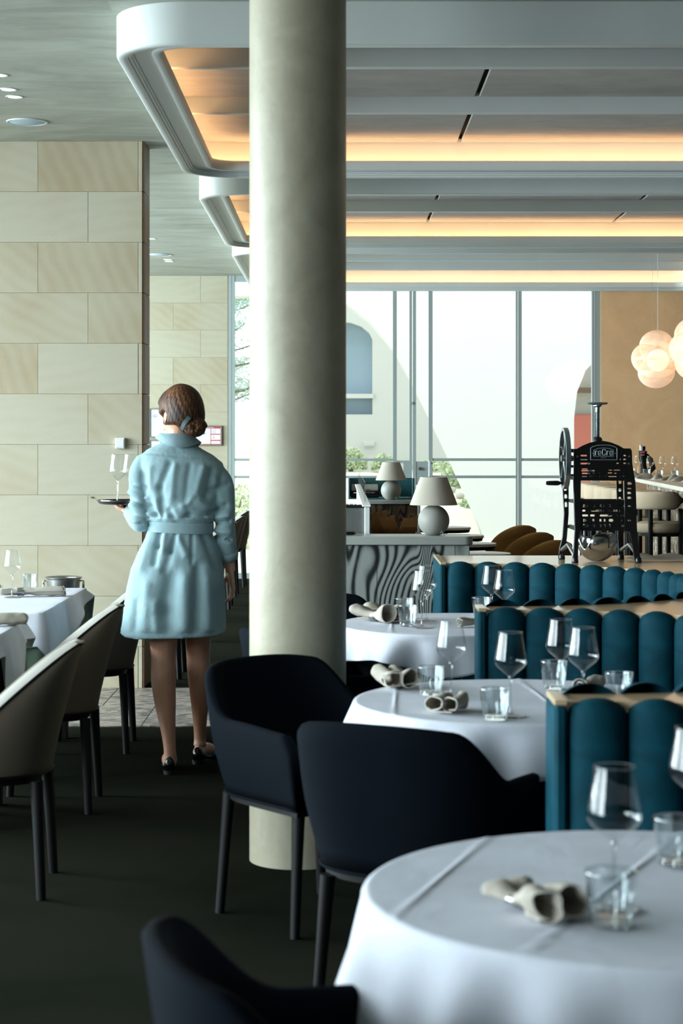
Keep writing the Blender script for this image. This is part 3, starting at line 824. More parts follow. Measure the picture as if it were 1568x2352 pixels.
def side_meshes():
    nT, nZ = 32, 18; ts = [-1+2*i/nT for i in range(nT+1)]
    def pt(t, lv, off):
        hw = .222 - .02*lv
        if lv > .5: hw *= sqrt(max(0.02, 1-((lv-.5)/.515)**2.6))
        a = abs(t)*pi/2; e = .80-.0*lv; sg = 1 if t >= 0 else -1
        p = .37*(1-lv)**.85+.012; yb = -.215-.105*lv**1.15+off
        return sg*(hw-off*min(1, hw/.1))*(sin(a)**e if a > 0 else 0), yb+p*(1-max(cos(a),0)**e)
    H0, H1 = .402, .822; TH = .042
    rows = [[(pt(t, 0, .03)[0], pt(t, 0, .03)[1], H0-.014) for t in ts], [(pt(t, 0, .006)[0], pt(t, 0, .006)[1], H0-.008) for t in ts]]
    for k in range(nZ+1):
        lv = k/nZ; rows.append([(*pt(t, lv, 0), H0+(H1-H0)*lv) for t in ts])
    sh = MB().grid(rows)
    inner = []
    for k in range(nZ+1):
        lv = k/nZ; inner.append([(*pt(t, lv, .002), H0+(H1-H0)*lv+.001) for t in ts])
    inner.append([(*pt(t, 1, TH*.5), H1+.010) for t in ts])
    for k in range(nZ, -1, -1):
        lv = k/nZ; inner.append([(*pt(t, lv, TH), H0+(H1-H0)*lv*.995+.003) for t in ts])
    cu_ = MB().grid(inner); m = nT+1; R = nZ+1; tot = len(inner)
    for i in range(R-1):
        j = tot-1-i
        cu_.f.append((i*m, j*m, (j-1)*m, (i+1)*m)); cu_.sm.append(True)
        e = m-1; cu_.f.append((i*m+e, (i+1)*m+e, (j-1)*m+e, j*m+e)); cu_.sm.append(True)
    cu_.f += [(nZ*m, (nZ+2)*m, (nZ+1)*m), (nZ*m+m-1, (nZ+1)*m+m-1, (nZ+2)*m+m-1)]; cu_.sm += [True, True]
    outer = None
    def seatrow(sc, z): return [(x*sc, y*sc, z) for x, y in ([(.20*cos(a)*(abs(cos(a))**-.35 if abs(cos(a)) > .05 else 1)*.92, .215*sin(a)) for a in [2*pi*i/40 for i in range(40)]])]
    seat = MB().grid([seatrow(.76,.40), seatrow(.82,.405), seatrow(.84,.43), seatrow(.82,.455), seatrow(.7,.463)], closed_u=True, cap=True)
    frm = MB().grid([seatrow(.76,.362), seatrow(.84,.366), seatrow(.88,.392)], closed_u=True, cap=True)
    piping = MB().tube([(pt(t, .0, -.002)[0], pt(t, .0, -.002)[1], H0-.002) for t in ts], .004, 6)
    loop = [(*pt(-1, k/nZ, -.002), H0+(H1-H0)*k/nZ) for k in range(nZ+1)]+[(*pt(t, 1, -.002), H1) for t in ts[2:-2:2]]+[(*pt(1, k/nZ, -.002), H0+(H1-H0)*k/nZ) for k in range(nZ, -1, -1)]
    edge = MB().tube(loop, .0045, 6)
    leg = MB().tube([(0,0,0),(0,0,.2),(0,0,.385)], [(.0155,.014),(.018,.016),(.022,.020)], 14)
    return sh.mesh('shell', MAT['taupe'], 60), cu_.mesh('cushion', MAT['grey'], 70), seat.mesh('seat', MAT['seatbr'], 60), frm.mesh('seat_frame', MAT['black'], 40), piping.mesh('piping', MAT['black'], 0), edge.mesh('edge_piping', MAT['black'], 0), leg.mesh('leg', MAT['black'], 60)
SIDE = side_meshes()
def side_chair(x, y, rz, label):
    t = thing('side_chair', label, 'chair', (x, y, 0), rz, 'grey side chairs along the left tables')
    for nm, me in zip(('shell','cushion','seat','seat_frame','piping','edge_piping'), SIDE[:6]): link(nm, me, t)
    for sx in (-1, 1):
        for sy in (-1, 1): leg_at(SIDE[6], t, sx*.165, sy*.17-.012, .03)
    return t
for x, y, rz, lb in ((-1.19,6.32,pi/2+.05,'grey side chair nearest the camera on the left, its back to the aisle'),
    (-1.22,7.74,pi/2+.02,'second grey side chair from the camera on the left'),
    (-1.235,9.2,pi/2+.02,'grey side chair behind the hem of the pale blue dress, before the stone wall'),
    (-1.22,12.05,pi/2,'grey side chair past the stone pier, only a leg showing between the calves'),
    (-1.21,14.3,pi/2,'grey side chair far down the aisle, its leg showing below the pale blue hem'),
    (-1.20,15.8,pi/2,'grey side chair in the far row, behind the hand of the woman'),
    (-1.20,17.0,pi/2,'grey side chair in the far row by the column, foremost with its back showing'),
    (-1.22,18.35,pi/2,'grey side chair in the far row, middle of the overlapping backs'),
    (-1.20,19.5,pi/2,'grey side chair farthest down the row, beside the narrow window')):
    side_chair(x, y, rz, lb)

# ------------------------------------------------------------------ left tables
def rect_loop(x0, x1, y0, y1, n=40, r=.02):
    pts, nr = [], []
    for (ax, ay, bx, by, nx, ny) in ((x1,y0,x1,y1,1,0),(x1,y1,x0,y1,0,1),(x0,y1,x0,y0,-1,0),(x0,y0,x1,y0,0,-1)):
        for k in range(n):
            f = k/n; dx, dy = bx-ax, by-ay
            w_ = 0; ox, oy = nx, ny
            pts.append((ax+dx*f, ay+dy*f)); 
            e = .5-abs(f-.5); bl = max(0, 1-e/.05)*.5
            px, py = ((ny, -nx) if f < .5 else (-ny, nx)); px, py = (dx*(-1 if f < .5 else 1), dy*(-1 if f < .5 else 1))
            L = sqrt(px*px+py*py); nr.append((nx+px/L*bl, ny+py/L*bl))
    return pts, nr
def rect_table(x0, x1, y0, y1, label, lab_w, lab_g, wd, gd):
    cx, cy = (x0+x1)/2, (y0+y1)/2
    t = thing('dining_table', label, 'table', (cx, cy, 0), 0, 'rectangular tables on the left')
    hx, hy = (x1-x0)/2, (y1-y0)/2
    MB().bbox(-hx+.006, hx-.006, -hy+.006, hy-.006, .715, .746, .004).obj('tabletop', MAT['black'], t)
    lm = MB().bbox(-.03,.03,-.03,.03,0,.715,.004).mesh('leg', MAT['black'])
    for sx in (-1,1):
        for sy in (-1,1): link('leg', lm, t, (sx*(hx-.1), sy*(hy-.1), 0))
    pts, nr = rect_loop(-hx, hx, -hy, hy)
    n = len(pts)
    g = drape(pts, nr, .7475, gd, .016, lambda u: .010*sin(u*2*pi*13)+.006*sin(u*2*pi*21+1), None, rnd=.006, J=10, rings=4)
    T(g.obj('undercloth', MAT['gcloth'], None, (cx, cy, 0), sharp=0), lab_g, 'tablecloth', 'green undercloths')
    pts2 = [(p[0]*(1+.004/hx), p[1]*(1+.004/hy)) for p in pts]
    w_ = drape(pts2, nr, .7525, wd, .026, lambda u: .011*sin(u*2*pi*13)+.006*sin(u*2*pi*21+1), lambda x, y: .001*mnoise.noise((x*7, y*7, 1)), rnd=.008, J=10, rings=16)
    o = w_.obj('tablecloth', MAT['wcloth'], None, (cx, cy, 0), sharp=0)
    sm = o.modifiers.new('thick', 'SOLIDIFY'); sm.thickness = .002; sm.offset = 1
    T(o, lab_w, 'tablecloth', 'white cloths on the left tables')
# u runs: right side front->rear 0-.25, rear .25-.5, left .5-.75, front .75-1
def tri(u, a, b, lo, hi):
    f = min(1, max(0, (u-a)/(b-a))); return lo+(hi-lo)*f
rect_table(-2.3, -1.31, 8.2, 9.58, 'rectangular table by the stone wall with white and green cloths', 'white tablecloth on the rear left table, its side hem cut slanting', 'green undercloth of the rear left table by the stone wall',
    lambda u: (.03+.25*(1-abs((u-.055)/.195)) if u < .25 else .2 if u < .75 else (.14+.05*sin((u-.75)*4*pi)))*1.0,
    lambda u: .36)
rect_table(-2.3, -1.33, 7.12, 7.84, 'rectangular table nearest on the left, mostly outside the picture', 'white tablecloth on the nearer left table with a rounded hanging flap', 'green undercloth of the nearer left table hanging low at the corner',
    lambda u: (.10+.26*sin(min(1, max(0, (u-.02)/.16))*pi)**.6 if .02 < u < .18 else .07 if u < .25 else .12),
    lambda u: .42)
# ------------------------------------------------------------------ glassware
def wine_meshes():
    bowl = [(.0055,.106),(.010,.1115),(.022,.1215),(.036,.133),(.0425,.1425),(.0437,.150),(.0425,.160),(.0375,.188),(.0335,.210),(.0315,.228)]
    rimb = [(.0315,.228),(.0322,.2286),(.0328,.228),(.0322,.2274),(.0315,.228)]
    stem = [(0,.112),(.004,.110),(.0058,.106),(.0042,.097),(.0034,.085),(.0033,.04),(.0038,.016),(.0065,.007),(.012,.0045),(.037,.0018),(.038,.0009),(.037,0),(0,0)]
    return (MB().lathe(bowl, 40).mesh('bowl', MAT['glass'], 0), MB().lathe(rimb, 40).mesh('rim', MAT['thick'], 0), MB().lathe(stem, 28).mesh('stem', MAT['thick'], 0))
WINE = wine_meshes()
def wine(x, y, z, label, group, sc=1.0):
    t = thing('wine_glass', label, 'glass', (x, y, z), 0, group); t.scale = (sc,)*3
    for nm, me in zip(('bowl','rim','stem'), WINE): link(nm, me, t)
def tumbler_meshes():
    def fl(r, z, th):
        k = 1 if .012 < z < .046 else 0
        return (r*(1-.13*(1-abs(sin(th*5)))**1.2*k), z)
    outer = [(0,0),(.030,0),(.0325,.004),(.0335,.014),(.0355,.030),(.0372,.044),(.0385,.050),(.0408,.082),(.0402,.0838),(.0392,.082),(.0372,.05),(.034,.018),(.030,.0115),(0,.0105)]
    return (MB().lathe(outer, 60, mod=fl).mesh('body', MAT['thick'], 22), MB().lathe([(.0395,.0825),(.0402,.0842),(.0410,.0825),(.0402,.0815),(.0395,.0825)], 40).mesh('rim', MAT['thick'], 0))
TUMB = tumbler_meshes()
def tumbler(x, y, z, label, group, sc=1.0):
    t = thing('tumbler', label, 'glass', (x, y, z), random.random(), group); t.scale = (sc,)*3
    for nm, me in zip(('body','rim'), TUMB): link(nm, me, t)
ZT = .7555
G1, G2, G3 = 'wine glasses on the round tables', 'tumblers on the round tables', 'rolled napkins on the round tables'
wine(.436, 2.985, ZT, 'large wine glass standing nearest on the front table', G1)
wine(.638, 3.39, ZT, 'wine glass at the right picture edge, far side of the front table', G1)
wine(.32, 5.42, ZT, 'wine glass at the left of the middle table, right behind a tumbler', G1)
wine(.462, 5.09, ZT, 'wine glass standing alone in the centre of the middle table', G1)
wine(.642, 5.46, ZT, 'wine glass on the middle table, the rear one of two overlapping by the booth', G1)
wine(.676, 5.22, ZT, 'wine glass on the middle table, the front one of two overlapping by the booth', G1)
wine(.327, 7.53, ZT, 'wine glass on the farthest table, the front one of the left pair', G1)
wine(.358, 7.84, ZT, 'wine glass on the farthest table, the rear one of the left pair', G1)
wine(.632, 7.84, ZT, 'wine glass on the farthest table before the rear booth, the left of that pair', G1)
wine(.66, 7.56, ZT, 'wine glass on the farthest table before the rear booth, the right of that pair', G1)
tumbler(.417, 2.885, ZT, 'tumbler on the front table just before the large wine glass', G2)
tumbler(.592, 3.30, ZT, 'tumbler at the right picture edge on the front table', G2)
tumbler(.266, 5.52, ZT, 'tumbler at the left of the middle table, beside a folded napkin', G2)
tumbler(.427, 5.10-.0, ZT, 'tumbler at the front of the middle table, before a lone wine glass', G2) if False else tumbler(.415, 5.03, ZT, 'tumbler at the front of the middle table, before a lone wine glass', G2)
tumbler(.645, 5.66, ZT, 'tumbler on the middle table before the two overlapping wine glasses', G2)
tumbler(.80, 5.38, ZT, 'tumbler showing only its rim above the nearest booth back', G2)
tumbler(.27, 7.93, ZT, 'rear tumbler of the pair on the farthest table', G2)
tumbler(.272, 7.60, ZT, 'front tumbler of the pair on the farthest table', G2)
tumbler(.60, 7.98, ZT, 'tumbler half hidden behind the middle booth, below two wine glasses', G2)
tumbler(-.0+.77-.0, 5.62, ZT, 'small tumbler hidden low behind the booth puffs', G2) if False else None

# ------------------------------------------------------------------ napkins
def roll_sheet(L, rf, seed, turns=2.1, th=.0028, double=0):
    """a linen sheet rolled into a spiral; rf(v) is its radius along the length"""
    rd = random.Random(seed); rows = []; nU, nV = 56, 22; p1, p2 = rd.uniform(0,6), rd.uniform(0,6)
    for j in range(nV+1):
        v = j/nV; R, ov = rf(v); row = []
        for i in range(nU+1):
            u = i/nU
            if double:                       # two soft loops lying side by side
                w2 = u*2; lp = 0 if w2 < 1 else 1; f = w2-lp; a = (-pi/2-f*2.2*pi) if lp == 0 else (-pi/2+.2*pi+f*2.15*pi)
                r = R*(1.0-.12*f if lp else .88+.12*f)*(1+.16*sin(2*a+p1+3*v))
                y = (-.95*R if lp == 0 else .95*R)+r*cos(a)*1.02; z = R*.9+r*sin(a)*ov*1.25+.25*R*sin(3*u*pi+4*v+p2)*.5
                row.append((L*(v-.5)+.012*sin(a+p1)*(abs(v-.5)*2)**2, y, z)); continue
            a = turns*2*pi*u + p1 + .5*sin(3*v+p2)
            r = R*(.28+.72*u)*(1+.10*sin(2*a+p2+2*v))
            y = r*cos(a); z = r*sin(a)*ov; row.append((L*(v-.5)+.006*sin(a*1.5+p1)*(abs(v-.5)*2)**3, y, z))
        rows.append(row)
    rows = [[(x+.004*mnoise.noise((y*40+p1, z*40, x*20)), y+.0045*mnoise.noise((x*34, z*60+p2, y*30)), z+.0045*mnoise.noise((x*30+p1, y*46, z*40+7))) for x, y, z in r] for r in rows]
    zmin = min(p[2] for r in rows for p in r)
    return [[(x, y, z-zmin+.001) for x, y, z in r] for r in rows]
def napkin(x, y, z, rz, L, r0, label, group, seed, ring=.35, flat=.72, pinch=.6, flare=1.25, double=0):
    t = thing('napkin', label, 'napkin', (x, y, z), rz, group)
    def rf(v):
        k = pinch+(flare-pinch)*sstep(0, .5, abs(v-ring))
        return r0*k, flat*(1-.15*abs(v-.5))
    rows = roll_sheet(L, rf, seed, double=double)
    o = MB().grid(rows).obj('cloth', MAT['napkin'], t, sharp=0)
    sd = o.modifiers.new('thick', 'SOLIDIFY'); sd.thickness = .0024; sd.offset = 0
    for r in (rows[0], rows[-1]): MB().tube(r, .0017, 5).obj('hem', MAT['napkin_hem'], t)
    j = int(ring*22); pr = rows[j]; cy = sum(p[1] for p in pr)/len(pr); cz = sum(p[2] for p in pr)/len(pr)
    ry = max(abs(p[1]-cy) for p in pr)+.0015; rzz = max(abs(p[2]-cz) for p in pr)+.0012; xr = pr[0][0]
    if ring > 0.01:
        g = []
        for dx, e in ((-.016,0),(-.016,.0014),(.016,.0014),(.016,0)):
            g.append([(xr+dx, cy+(ry+e)*cos(a), max(.0005, cz+(rzz+e)*sin(a))) for a in [2*pi*i/32 for i in range(32)]])
        MB().grid(g, closed_u=True, closed_v=True).obj('napkin_ring', MAT['bsteel'], t)
    return t
napkin(.304, 2.965, ZT, radians(-62), .15, .020, 'rolled linen napkin with a dark hollow end, on the front table', G3, 3, ring=.30, pinch=.55, flare=1.25, double=1)
napkin(.30, 5.19, ZT, radians(68), .115, .024, 'short dark-hearted rolled napkin at the front of the middle table', G3, 4, ring=.0, pinch=1.0, flare=1.0, double=1)
napkin(.165, 5.70, ZT, radians(-75), .15, .024, 'rolled napkin at the left rim of the middle table behind a tumbler', G3, 5, ring=.5, pinch=.8, flare=1.2, double=1)
napkin(.745, 5.62, ZT, radians(60), .14, .026, 'pale napkin on the middle table close to the teal booth', G3, 6, ring=.4)
napkin(.165, 7.80, ZT, radians(-50), .19, .030, 'loosely rolled napkin on the farthest table beside the column', G3, 7, ring=.45, pinch=.7, flare=1.3, double=1)
napkin(.555, 7.58, ZT, radians(20), .16, .022, 'napkin on the farthest table cut off by the end of the booth', G3, 8, ring=.6)
napkin(-1.49, 9.05, ZT, radians(8), .31, .036, 'long rolled napkin with a metal ring on the left table', 'napkins on the left tables', 9, ring=.33, pinch=.85, flare=1.15, flat=.62)
napkin(-1.40, 7.60, ZT, radians(14), .24, .033, 'napkin at the edge of the nearer left table, cut by the picture edge', 'napkins on the left tables', 10, ring=.15, pinch=.8, flare=1.2)
napkin(-1.80, 9.25, ZT, radians(8), .24, .030, 'napkin at the left picture edge beside the wine glass', 'napkins on the left tables', 11, ring=.5, flare=1.2)
def loose_napkin(x, y, z, rz, L, Wd, H_, label, group, seed):
    t = thing('napkin', label, 'napkin', (x, y, z), rz, group); rd = random.Random(seed); p1, p2, p3 = (rd.uniform(0, 6) for _ in range(3))
    rows = []
    for j in range(19):
        v = j/18; r = []
        for i in range(27):
            u = i/26; env = sin(pi*u)**.6*sin(pi*v)**.7
            h = H_*(env*(.55+.45*sin(9*v+p1+2.2*sin(3*u+p2))) + .18*sin(6*u+p3)*env)
            r.append((L*(u-.5)*(1+.12*sin(5*v+p1)), Wd*(v-.5)*(1+.15*sin(5*u+p2)), max(.0015, h)+.0012))
        rows.append(r)
    o = MB().grid(rows).obj('cloth', MAT['napkin'], t, sharp=0); o.modifiers.new('thick', 'SOLIDIFY').thickness = .0022
    for r in (rows[0], rows[-1]): MB().tube(r, .0016, 5).obj('hem', MAT['napkin_hem'], t)
wine(-1.575, 8.98, ZT, 'wine glass on the left table before the stone wall', 'glasses on the left tables')
tumbler(-1.56, 9.38, ZT, 'tumbler on the left table behind a rolled napkin', 'glasses on the left tables')

# ------------------------------------------------------------------ wine cooler on a stand by the wall
t = thing('wine_cooler', 'brushed steel wine bucket on a stand against the stone wall', 'bucket', (-1.62, 10.95, 0))
MB().lathe([(0,.47),(.075,.47),(.08,.478),(.098,.70),(.107,.706),(.108,.712),(.104,.714),(.094,.706),(.076,.485),(0,.482)], 48).obj('bucket', MAT['bsteel'], t)
for sg in (-1, 1):
    MB().tube([(sg*.098,0,.69),(sg*.116,0,.69),(sg*.118,0,.675)], .006, 8).obj('lug', MAT['steel'], t)
    MB().tube([(sg*.116+.0*cos(a), .022*cos(a), .655+.028*sin(a)) for a in [2*pi*i/20 for i in range(21)]], .004, 8, cap=False).obj('handle_ring', MAT['steel'], t)
MB().tube([(.102*cos(a), .102*sin(a), .60) for a in [2*pi*i/36 for i in range(37)]], .005, 8, cap=False).obj('stand_ring', MAT['bsteel'], t)
MB().lathe([(0,.44),(.07,.445),(.07,.468),(0,.468)], 32).obj('stand_plate', MAT['bsteel'], t)
for k in range(3):
    a = 2*pi*k/3+.05
    MB().tube([(.102*cos(a), .102*sin(a), .60),(.085*cos(a), .085*sin(a), .45),(.10*cos(a), .10*sin(a), .2),(.15*cos(a), .15*sin(a), .005)], .006, 8).obj('leg', MAT['bsteel'], t)

# ------------------------------------------------------------------ host counter, return and rear counter with lamps
def rbox(x0, x1, y0, y1, z0, z1, r):
    rows = [[(p[0], p[1], z) for p in rrect(x0+i, x1-i, y0+i, y1-i, max(.01, r-i), 6)] for z, i in ((z0,.004),(z0+.004,0),(z1-.004,0),(z1,.004))]
    return MB().grid(rows, closed_u=True, cap=True)
t = thing('host_counter', 'grey figured wood counter with thick pale top, under the big lamp', 'counter', (0, 10.8, 0))
rbox(-.47, .765, 0, .32, .907, .957, .05).obj('countertop', MAT['top'], t)
MB().bbox(-.45,.745,.02,.30,0,.905,.003).obj('front_panel', MAT['veneer'], t)
for x in (-.25, .21, .66): MB().box(x-.001,x+.001,.0195,.022,.02,.9).obj('panel_joint', MAT['black'], t)
MB().bbox(-.45,.745,.035,.29,.893,.908,.002).obj('shadow_strip', MAT['black'], t)
t = thing('return_counter', 'white raised side of the host counter running back beside the column', 'counter', (0, 11.14, 0))
MB().bbox(-.4,.14,.02,5.5,0,.92,.004).obj('cabinet', MAT['veneer2'], t)
MB().bbox(-.4,.14,.0,5.52,.921,.955,.004).obj('countertop', MAT['top'], t)
MB().bbox(.142,.175,.0,5.52,0,1.115,.004).obj('side_panel', MAT['white'], t)
MB().bbox(.128,.18,-.01,5.52,1.116,1.128,.003).obj('top_rail', MAT['plastic'], t)
MB().box(.176,.179,.35,5.2,.05,.9).obj('stone_facing', MAT['marble'], t)
for k in range(6): MB().box(.150,.155,.6+.8*k,.6+.8*k+.012,1.129,1.24).obj('screen_clip', MAT['bsteel'], t)
MB().box(.151,.154,.5,5.3,1.1285,1.25).obj('glass_screen', MAT['pane'], t)
t = thing('steel_caddy', 'square metal box with a dark rim on the host counter beside the column', 'box', (.075, 11.28, .9565))
bx = MB()
for a in ((-.065,.065,-.07,-.066),(-.065,.065,.066,.07),(-.065,-.061,-.066,.066),(.061,.065,-.066,.066)): bx.box(*a, .002, .15)
bx.box(-.065,.065,-.07,.07,.0,.003); bx.obj('body', MAT['bsteel'], t)
rm = MB()
for a in ((-.068,.068,-.073,-.063),(-.068,.068,.063,.073),(-.068,-.058,-.063,.063),(.058,.068,-.063,.063)): rm.box(*a, .1505, .166)
rm.obj('rim', MAT['black'], t)
t = thing('card_holder', 'small dark wire holder on the return counter beside the column', 'holder', (.07, 12.6, .956))
MB().bbox(-.05,.05,-.04,.04,0,.02,.003).obj('base', MAT['black'], t)
for k in range(4): MB().tube([(-.045+.03*k,-.02,.02),(-.04+.03*k,0,.13),(-.03+.03*k,.02,.02)], .004, 6).obj('wire', MAT['steel'], t)
t = thing('plate_stack', 'two small dark saucers on the host counter near the column', 'saucer', (.045, 11.0, .957))
MB().lathe([(0,0),(.03,0),(.048,.008),(.049,.010),(.03,.003),(0,.003)], 28).obj('saucer', MAT['black'], t)
MB().lathe([(0,.011),(.03,.011),(.046,.019),(.047,.021),(.03,.014),(0,.014)], 28).obj('saucer', MAT['steel'], t)

t = thing('rear_counter', 'brown figured wood counter with grey top, under the smaller lamp', 'counter', (0, 16.8, 0))
MB().bbox(.183,.69,.02,.5,0,.94,.003).obj('front_panel', MAT['veneer2'], t)
MB().box(.455,.458,.018,.021,.02,.94).obj('panel_joint', MAT['black'], t)
MB().bbox(.183,.72,0,.52,.945,.982,.004).obj('countertop', MAT['top'], t)
MB().bbox(.692,.716,.0,.5,0,.944,.003).obj('end_panel', MAT['white'], t)
t = thing('equipment_tray', 'teal open-fronted box behind the smaller lamp', 'box', (.37, 17.12, .983))
MB().bbox(-.30,.30,-.12,.14,0,.012,.002).obj('base', MAT['teal'], t)
MB().bbox(-.30,.30,.125,.14,.013,.19,.002).obj('back_panel', MAT['teal'], t)
MB().bbox(.285,.30,-.12,.124,.013,.19,.002).obj('side_panel', MAT['teal'], t)
MB().bbox(-.30,-.285,-.12,.124,.013,.19,.002).obj('side_panel', MAT['teal'], t)
t = thing('receipt_printer', 'grey flat machine with wire handles inside the teal box', 'machine', (.22, 17.15, .996))
MB().bbox(-.13,.13,-.10,.09,0,.06,.008).obj('base', MAT['black'], t)
MB().bbox(-.125,.125,-.09,.085,.061,.12,.008).obj('lid', MAT['ceramic'], t)
MB().tube([(-.10,-.10,.045),(-.10,-.13,.045),(.09,-.13,.045),(.09,-.10,.045)], .006, 6).tube([(-.05,-.10,.075),(-.05,-.125,.075),(.05,-.125,.075),(.05,-.10,.075)], .004, 6).obj('handle', MAT['steel'], t)

def lamp(x, y, z, label, sc=1.0):
    t = thing('table_lamp', label, 'lamp', (x, y, z), 0, 'table lamps on the counters'); t.scale = (sc,)*3
    prof = [(0,0),(.034,0),(.037,.001)]
    for k in range(1, 20):
        a = -pi/2+.42+(pi-.42-.3)*k/19; prof.append((.0925*cos(a), .0845+.0925*sin(a)))
    prof += [(.026,.178),(0,.178)]
    MB().lathe(prof, 48).obj('base', MAT['ceramic'], t)
    MB().tube([(0,0,.178),(0,0,.30)], .007, 10).obj('stem', MAT['bsteel'], t)
    sh = MB().lathe([(.137,.176),(.139,.176),(.140,.178),(.079,.338),(.078,.3395),(.076,.339),(.1355,.178),(.137,.176)], 64)
    sh.obj('lamp_shade', MAT['shade'], t)
    sp = MB()
    for k in range(3): a = 2*pi*k/3; sp.tube([(0,0,.30),(.077*cos(a),.077*sin(a),.334)], .002, 5)
    sp.obj('shade_carrier', MAT['bsteel'], t)
    MB().tube([(.035,-.07,.012),(.045,-.092,.03),(.05,-.098,.006),(.06,-.09,.002)], .0014, 6).obj('cord', MAT['ceramic'], t)
lamp(.545, 10.97, .9575, 'large-looking grey globe lamp with pale shade on the front counter')
lamp(.455, 16.88, .9825, 'smaller-looking grey globe lamp farther back before the window')

t = thing('storage_cabinet', 'low dark cabinet holding the paper bags behind the host counter', 'cabinet', (.40, 13.0, 0))
MB().bbox(-.16,.16,-.3,.3,.04,.84,.004).obj('body', MAT['veneer2'], t); MB().bbox(-.17,.17,-.31,.31,.842,.862,.003).obj('top', MAT['veneer2'], t)
for k, (dx, dy, h, lean, lab) in enumerate(((-.12,.06,.15,-.10,'tallest brown paper bag leaning behind the host counter'),(-.04,-.03,.12,-.35,'middle brown paper bag of the leaning three'),(.05,-.12,.115,.30,'rightmost small brown paper bag of the leaning three'))):
    b = thing('paper_bag', lab, 'bag', (.40+dx, 13.0+dy, .862), .2*k-.2, 'paper bags behind the counter')
    m = MB(); rows = []
    for z, wx, wy in ((0,.055,.03),(h*.5,.056,.024),(h*.9,.052,.012),(h,.056,.010)):
        rows.append([(sx*wx+z*lean, sy*wy+.008*sin(z*40+k), z + (.018*(sx > 0) if z == h else 0)) for sx, sy in ((-1,-1),(0,-1.25),(1,-1),(1,1),(0,.6),(-1,1))])
    m.grid(rows, closed_u=True); m.obj('body', MAT['kraft'], b, sharp=20).modifiers.new('t','SOLIDIFY').thickness = .002
    MB().tube([(lean*h*.9-.02,-.02,h*.9),(lean*h-.015,-.025,h+.03),(lean*h+.015,-.025,h+.03),(lean*h*.9+.02,-.02,h*.9)], .003, 6).obj('handle', MAT['kraft'], b)

# ------------------------------------------------------------------ cafe tables and tan tub chairs by the window
def cafe_table(x, y, label):
    t = thing('cafe_table', label, 'table', (x, y, 0), 0, 'small marble tables by the window')
    MB().lathe([(0,.70),(.24,.70),(.24,.718),(.237,.72),(0,.72)], 48).obj('tabletop', MAT['marble'], t)
    MB().lathe([(0,.672),(.225,.672),(.233,.698),(0,.698)], 48).obj('apron', MAT['black'], t)
    MB().lathe([(0,0),(.2,0),(.2,.01),(.03,.03),(.025,.67),(0,.67)], 24).obj('pedestal', MAT['black'], t)
def tub_meshes():
    rows = []; n = 40; ts = [-1+2*i/n for i in range(n+1)]
    def pl(t, off):
        a = t*radians(118); return (.205-off)*sin(a), -(.205-off)*cos(a)
    def rim(t): return .80-.29*abs(t)**2.2
    for k in range(7): rows.append([(pl(t,-.012*k/6)[0], pl(t,-.012*k/6-.03*k/6*(abs(t)<1))[1], .42+(rim(t)-.42)*k/6) for t in ts])
    for off, dz in ((.0,.012),(.03,.012)): rows.append([(*pl(t, off), rim(t)+dz) for t in ts])
    for k in range(6,-1,-1): rows.append([(*pl(t,.042), .45+(rim(t)-.45)*k/6) for t in ts])
    sh = MB().grid(rows, closed_v=True); m = n+1; R = len(rows)
    sh.f.append(tuple(i*m for i in range(R))); sh.sm.append(True); sh.f.append(tuple(i*m+m-1 for i in range(R-1,-1,-1))); sh.sm.append(True)
    seat = MB().lathe([(0,.40),(.17,.40),(.185,.415),(.185,.455),(.165,.472),(0,.475)], 40)
    leg = MB().tube([(0,0,0),(0,0,.41)], [.012,.018], 10)
    return sh.mesh('shell', MAT['tan'], 0), seat.mesh('seat', MAT['tan'], 60), leg.mesh('leg', MAT['black'])
TUB = tub_meshes()
def tub(x, y, f, label):
    t = thing('tub_chair', label, 'chair', (x, y, 0), face(*f), 'tan tub chairs by the window')
    link('shell', TUB[0], t); link('seat', TUB[1], t)
    for sx in (-1,1):
        for sy in (-1,1): link('leg', TUB[2], t, (sx*.13, sy*.12-.01, 0))
for x, y, lb in ((.96,17.25,'small round marble table farthest back, just right of the big lamp'),(.965,15.75,'small round marble table, second farthest by the window'),(.965,14.5,'small round marble table, second nearest, beside the tan chairs'),(.96,13.2,'small round marble table just behind the booth ledge')): cafe_table(x, y, lb)
for x, y, lb in ((1.41,15.7,'tan tub chair farthest back, leftmost of the row of rounded backs'),(1.42,14.5,'tan tub chair in the middle of the row by the window'),(1.42,13.35,'tan tub chair nearest in the row, widest rounded back'),(1.47,12.0,'tan tub chair partly hidden behind the ice shaver wheel side')): tub(x, y, (-.55,.83) if y > 12.5 else (-.8,.6), lb)
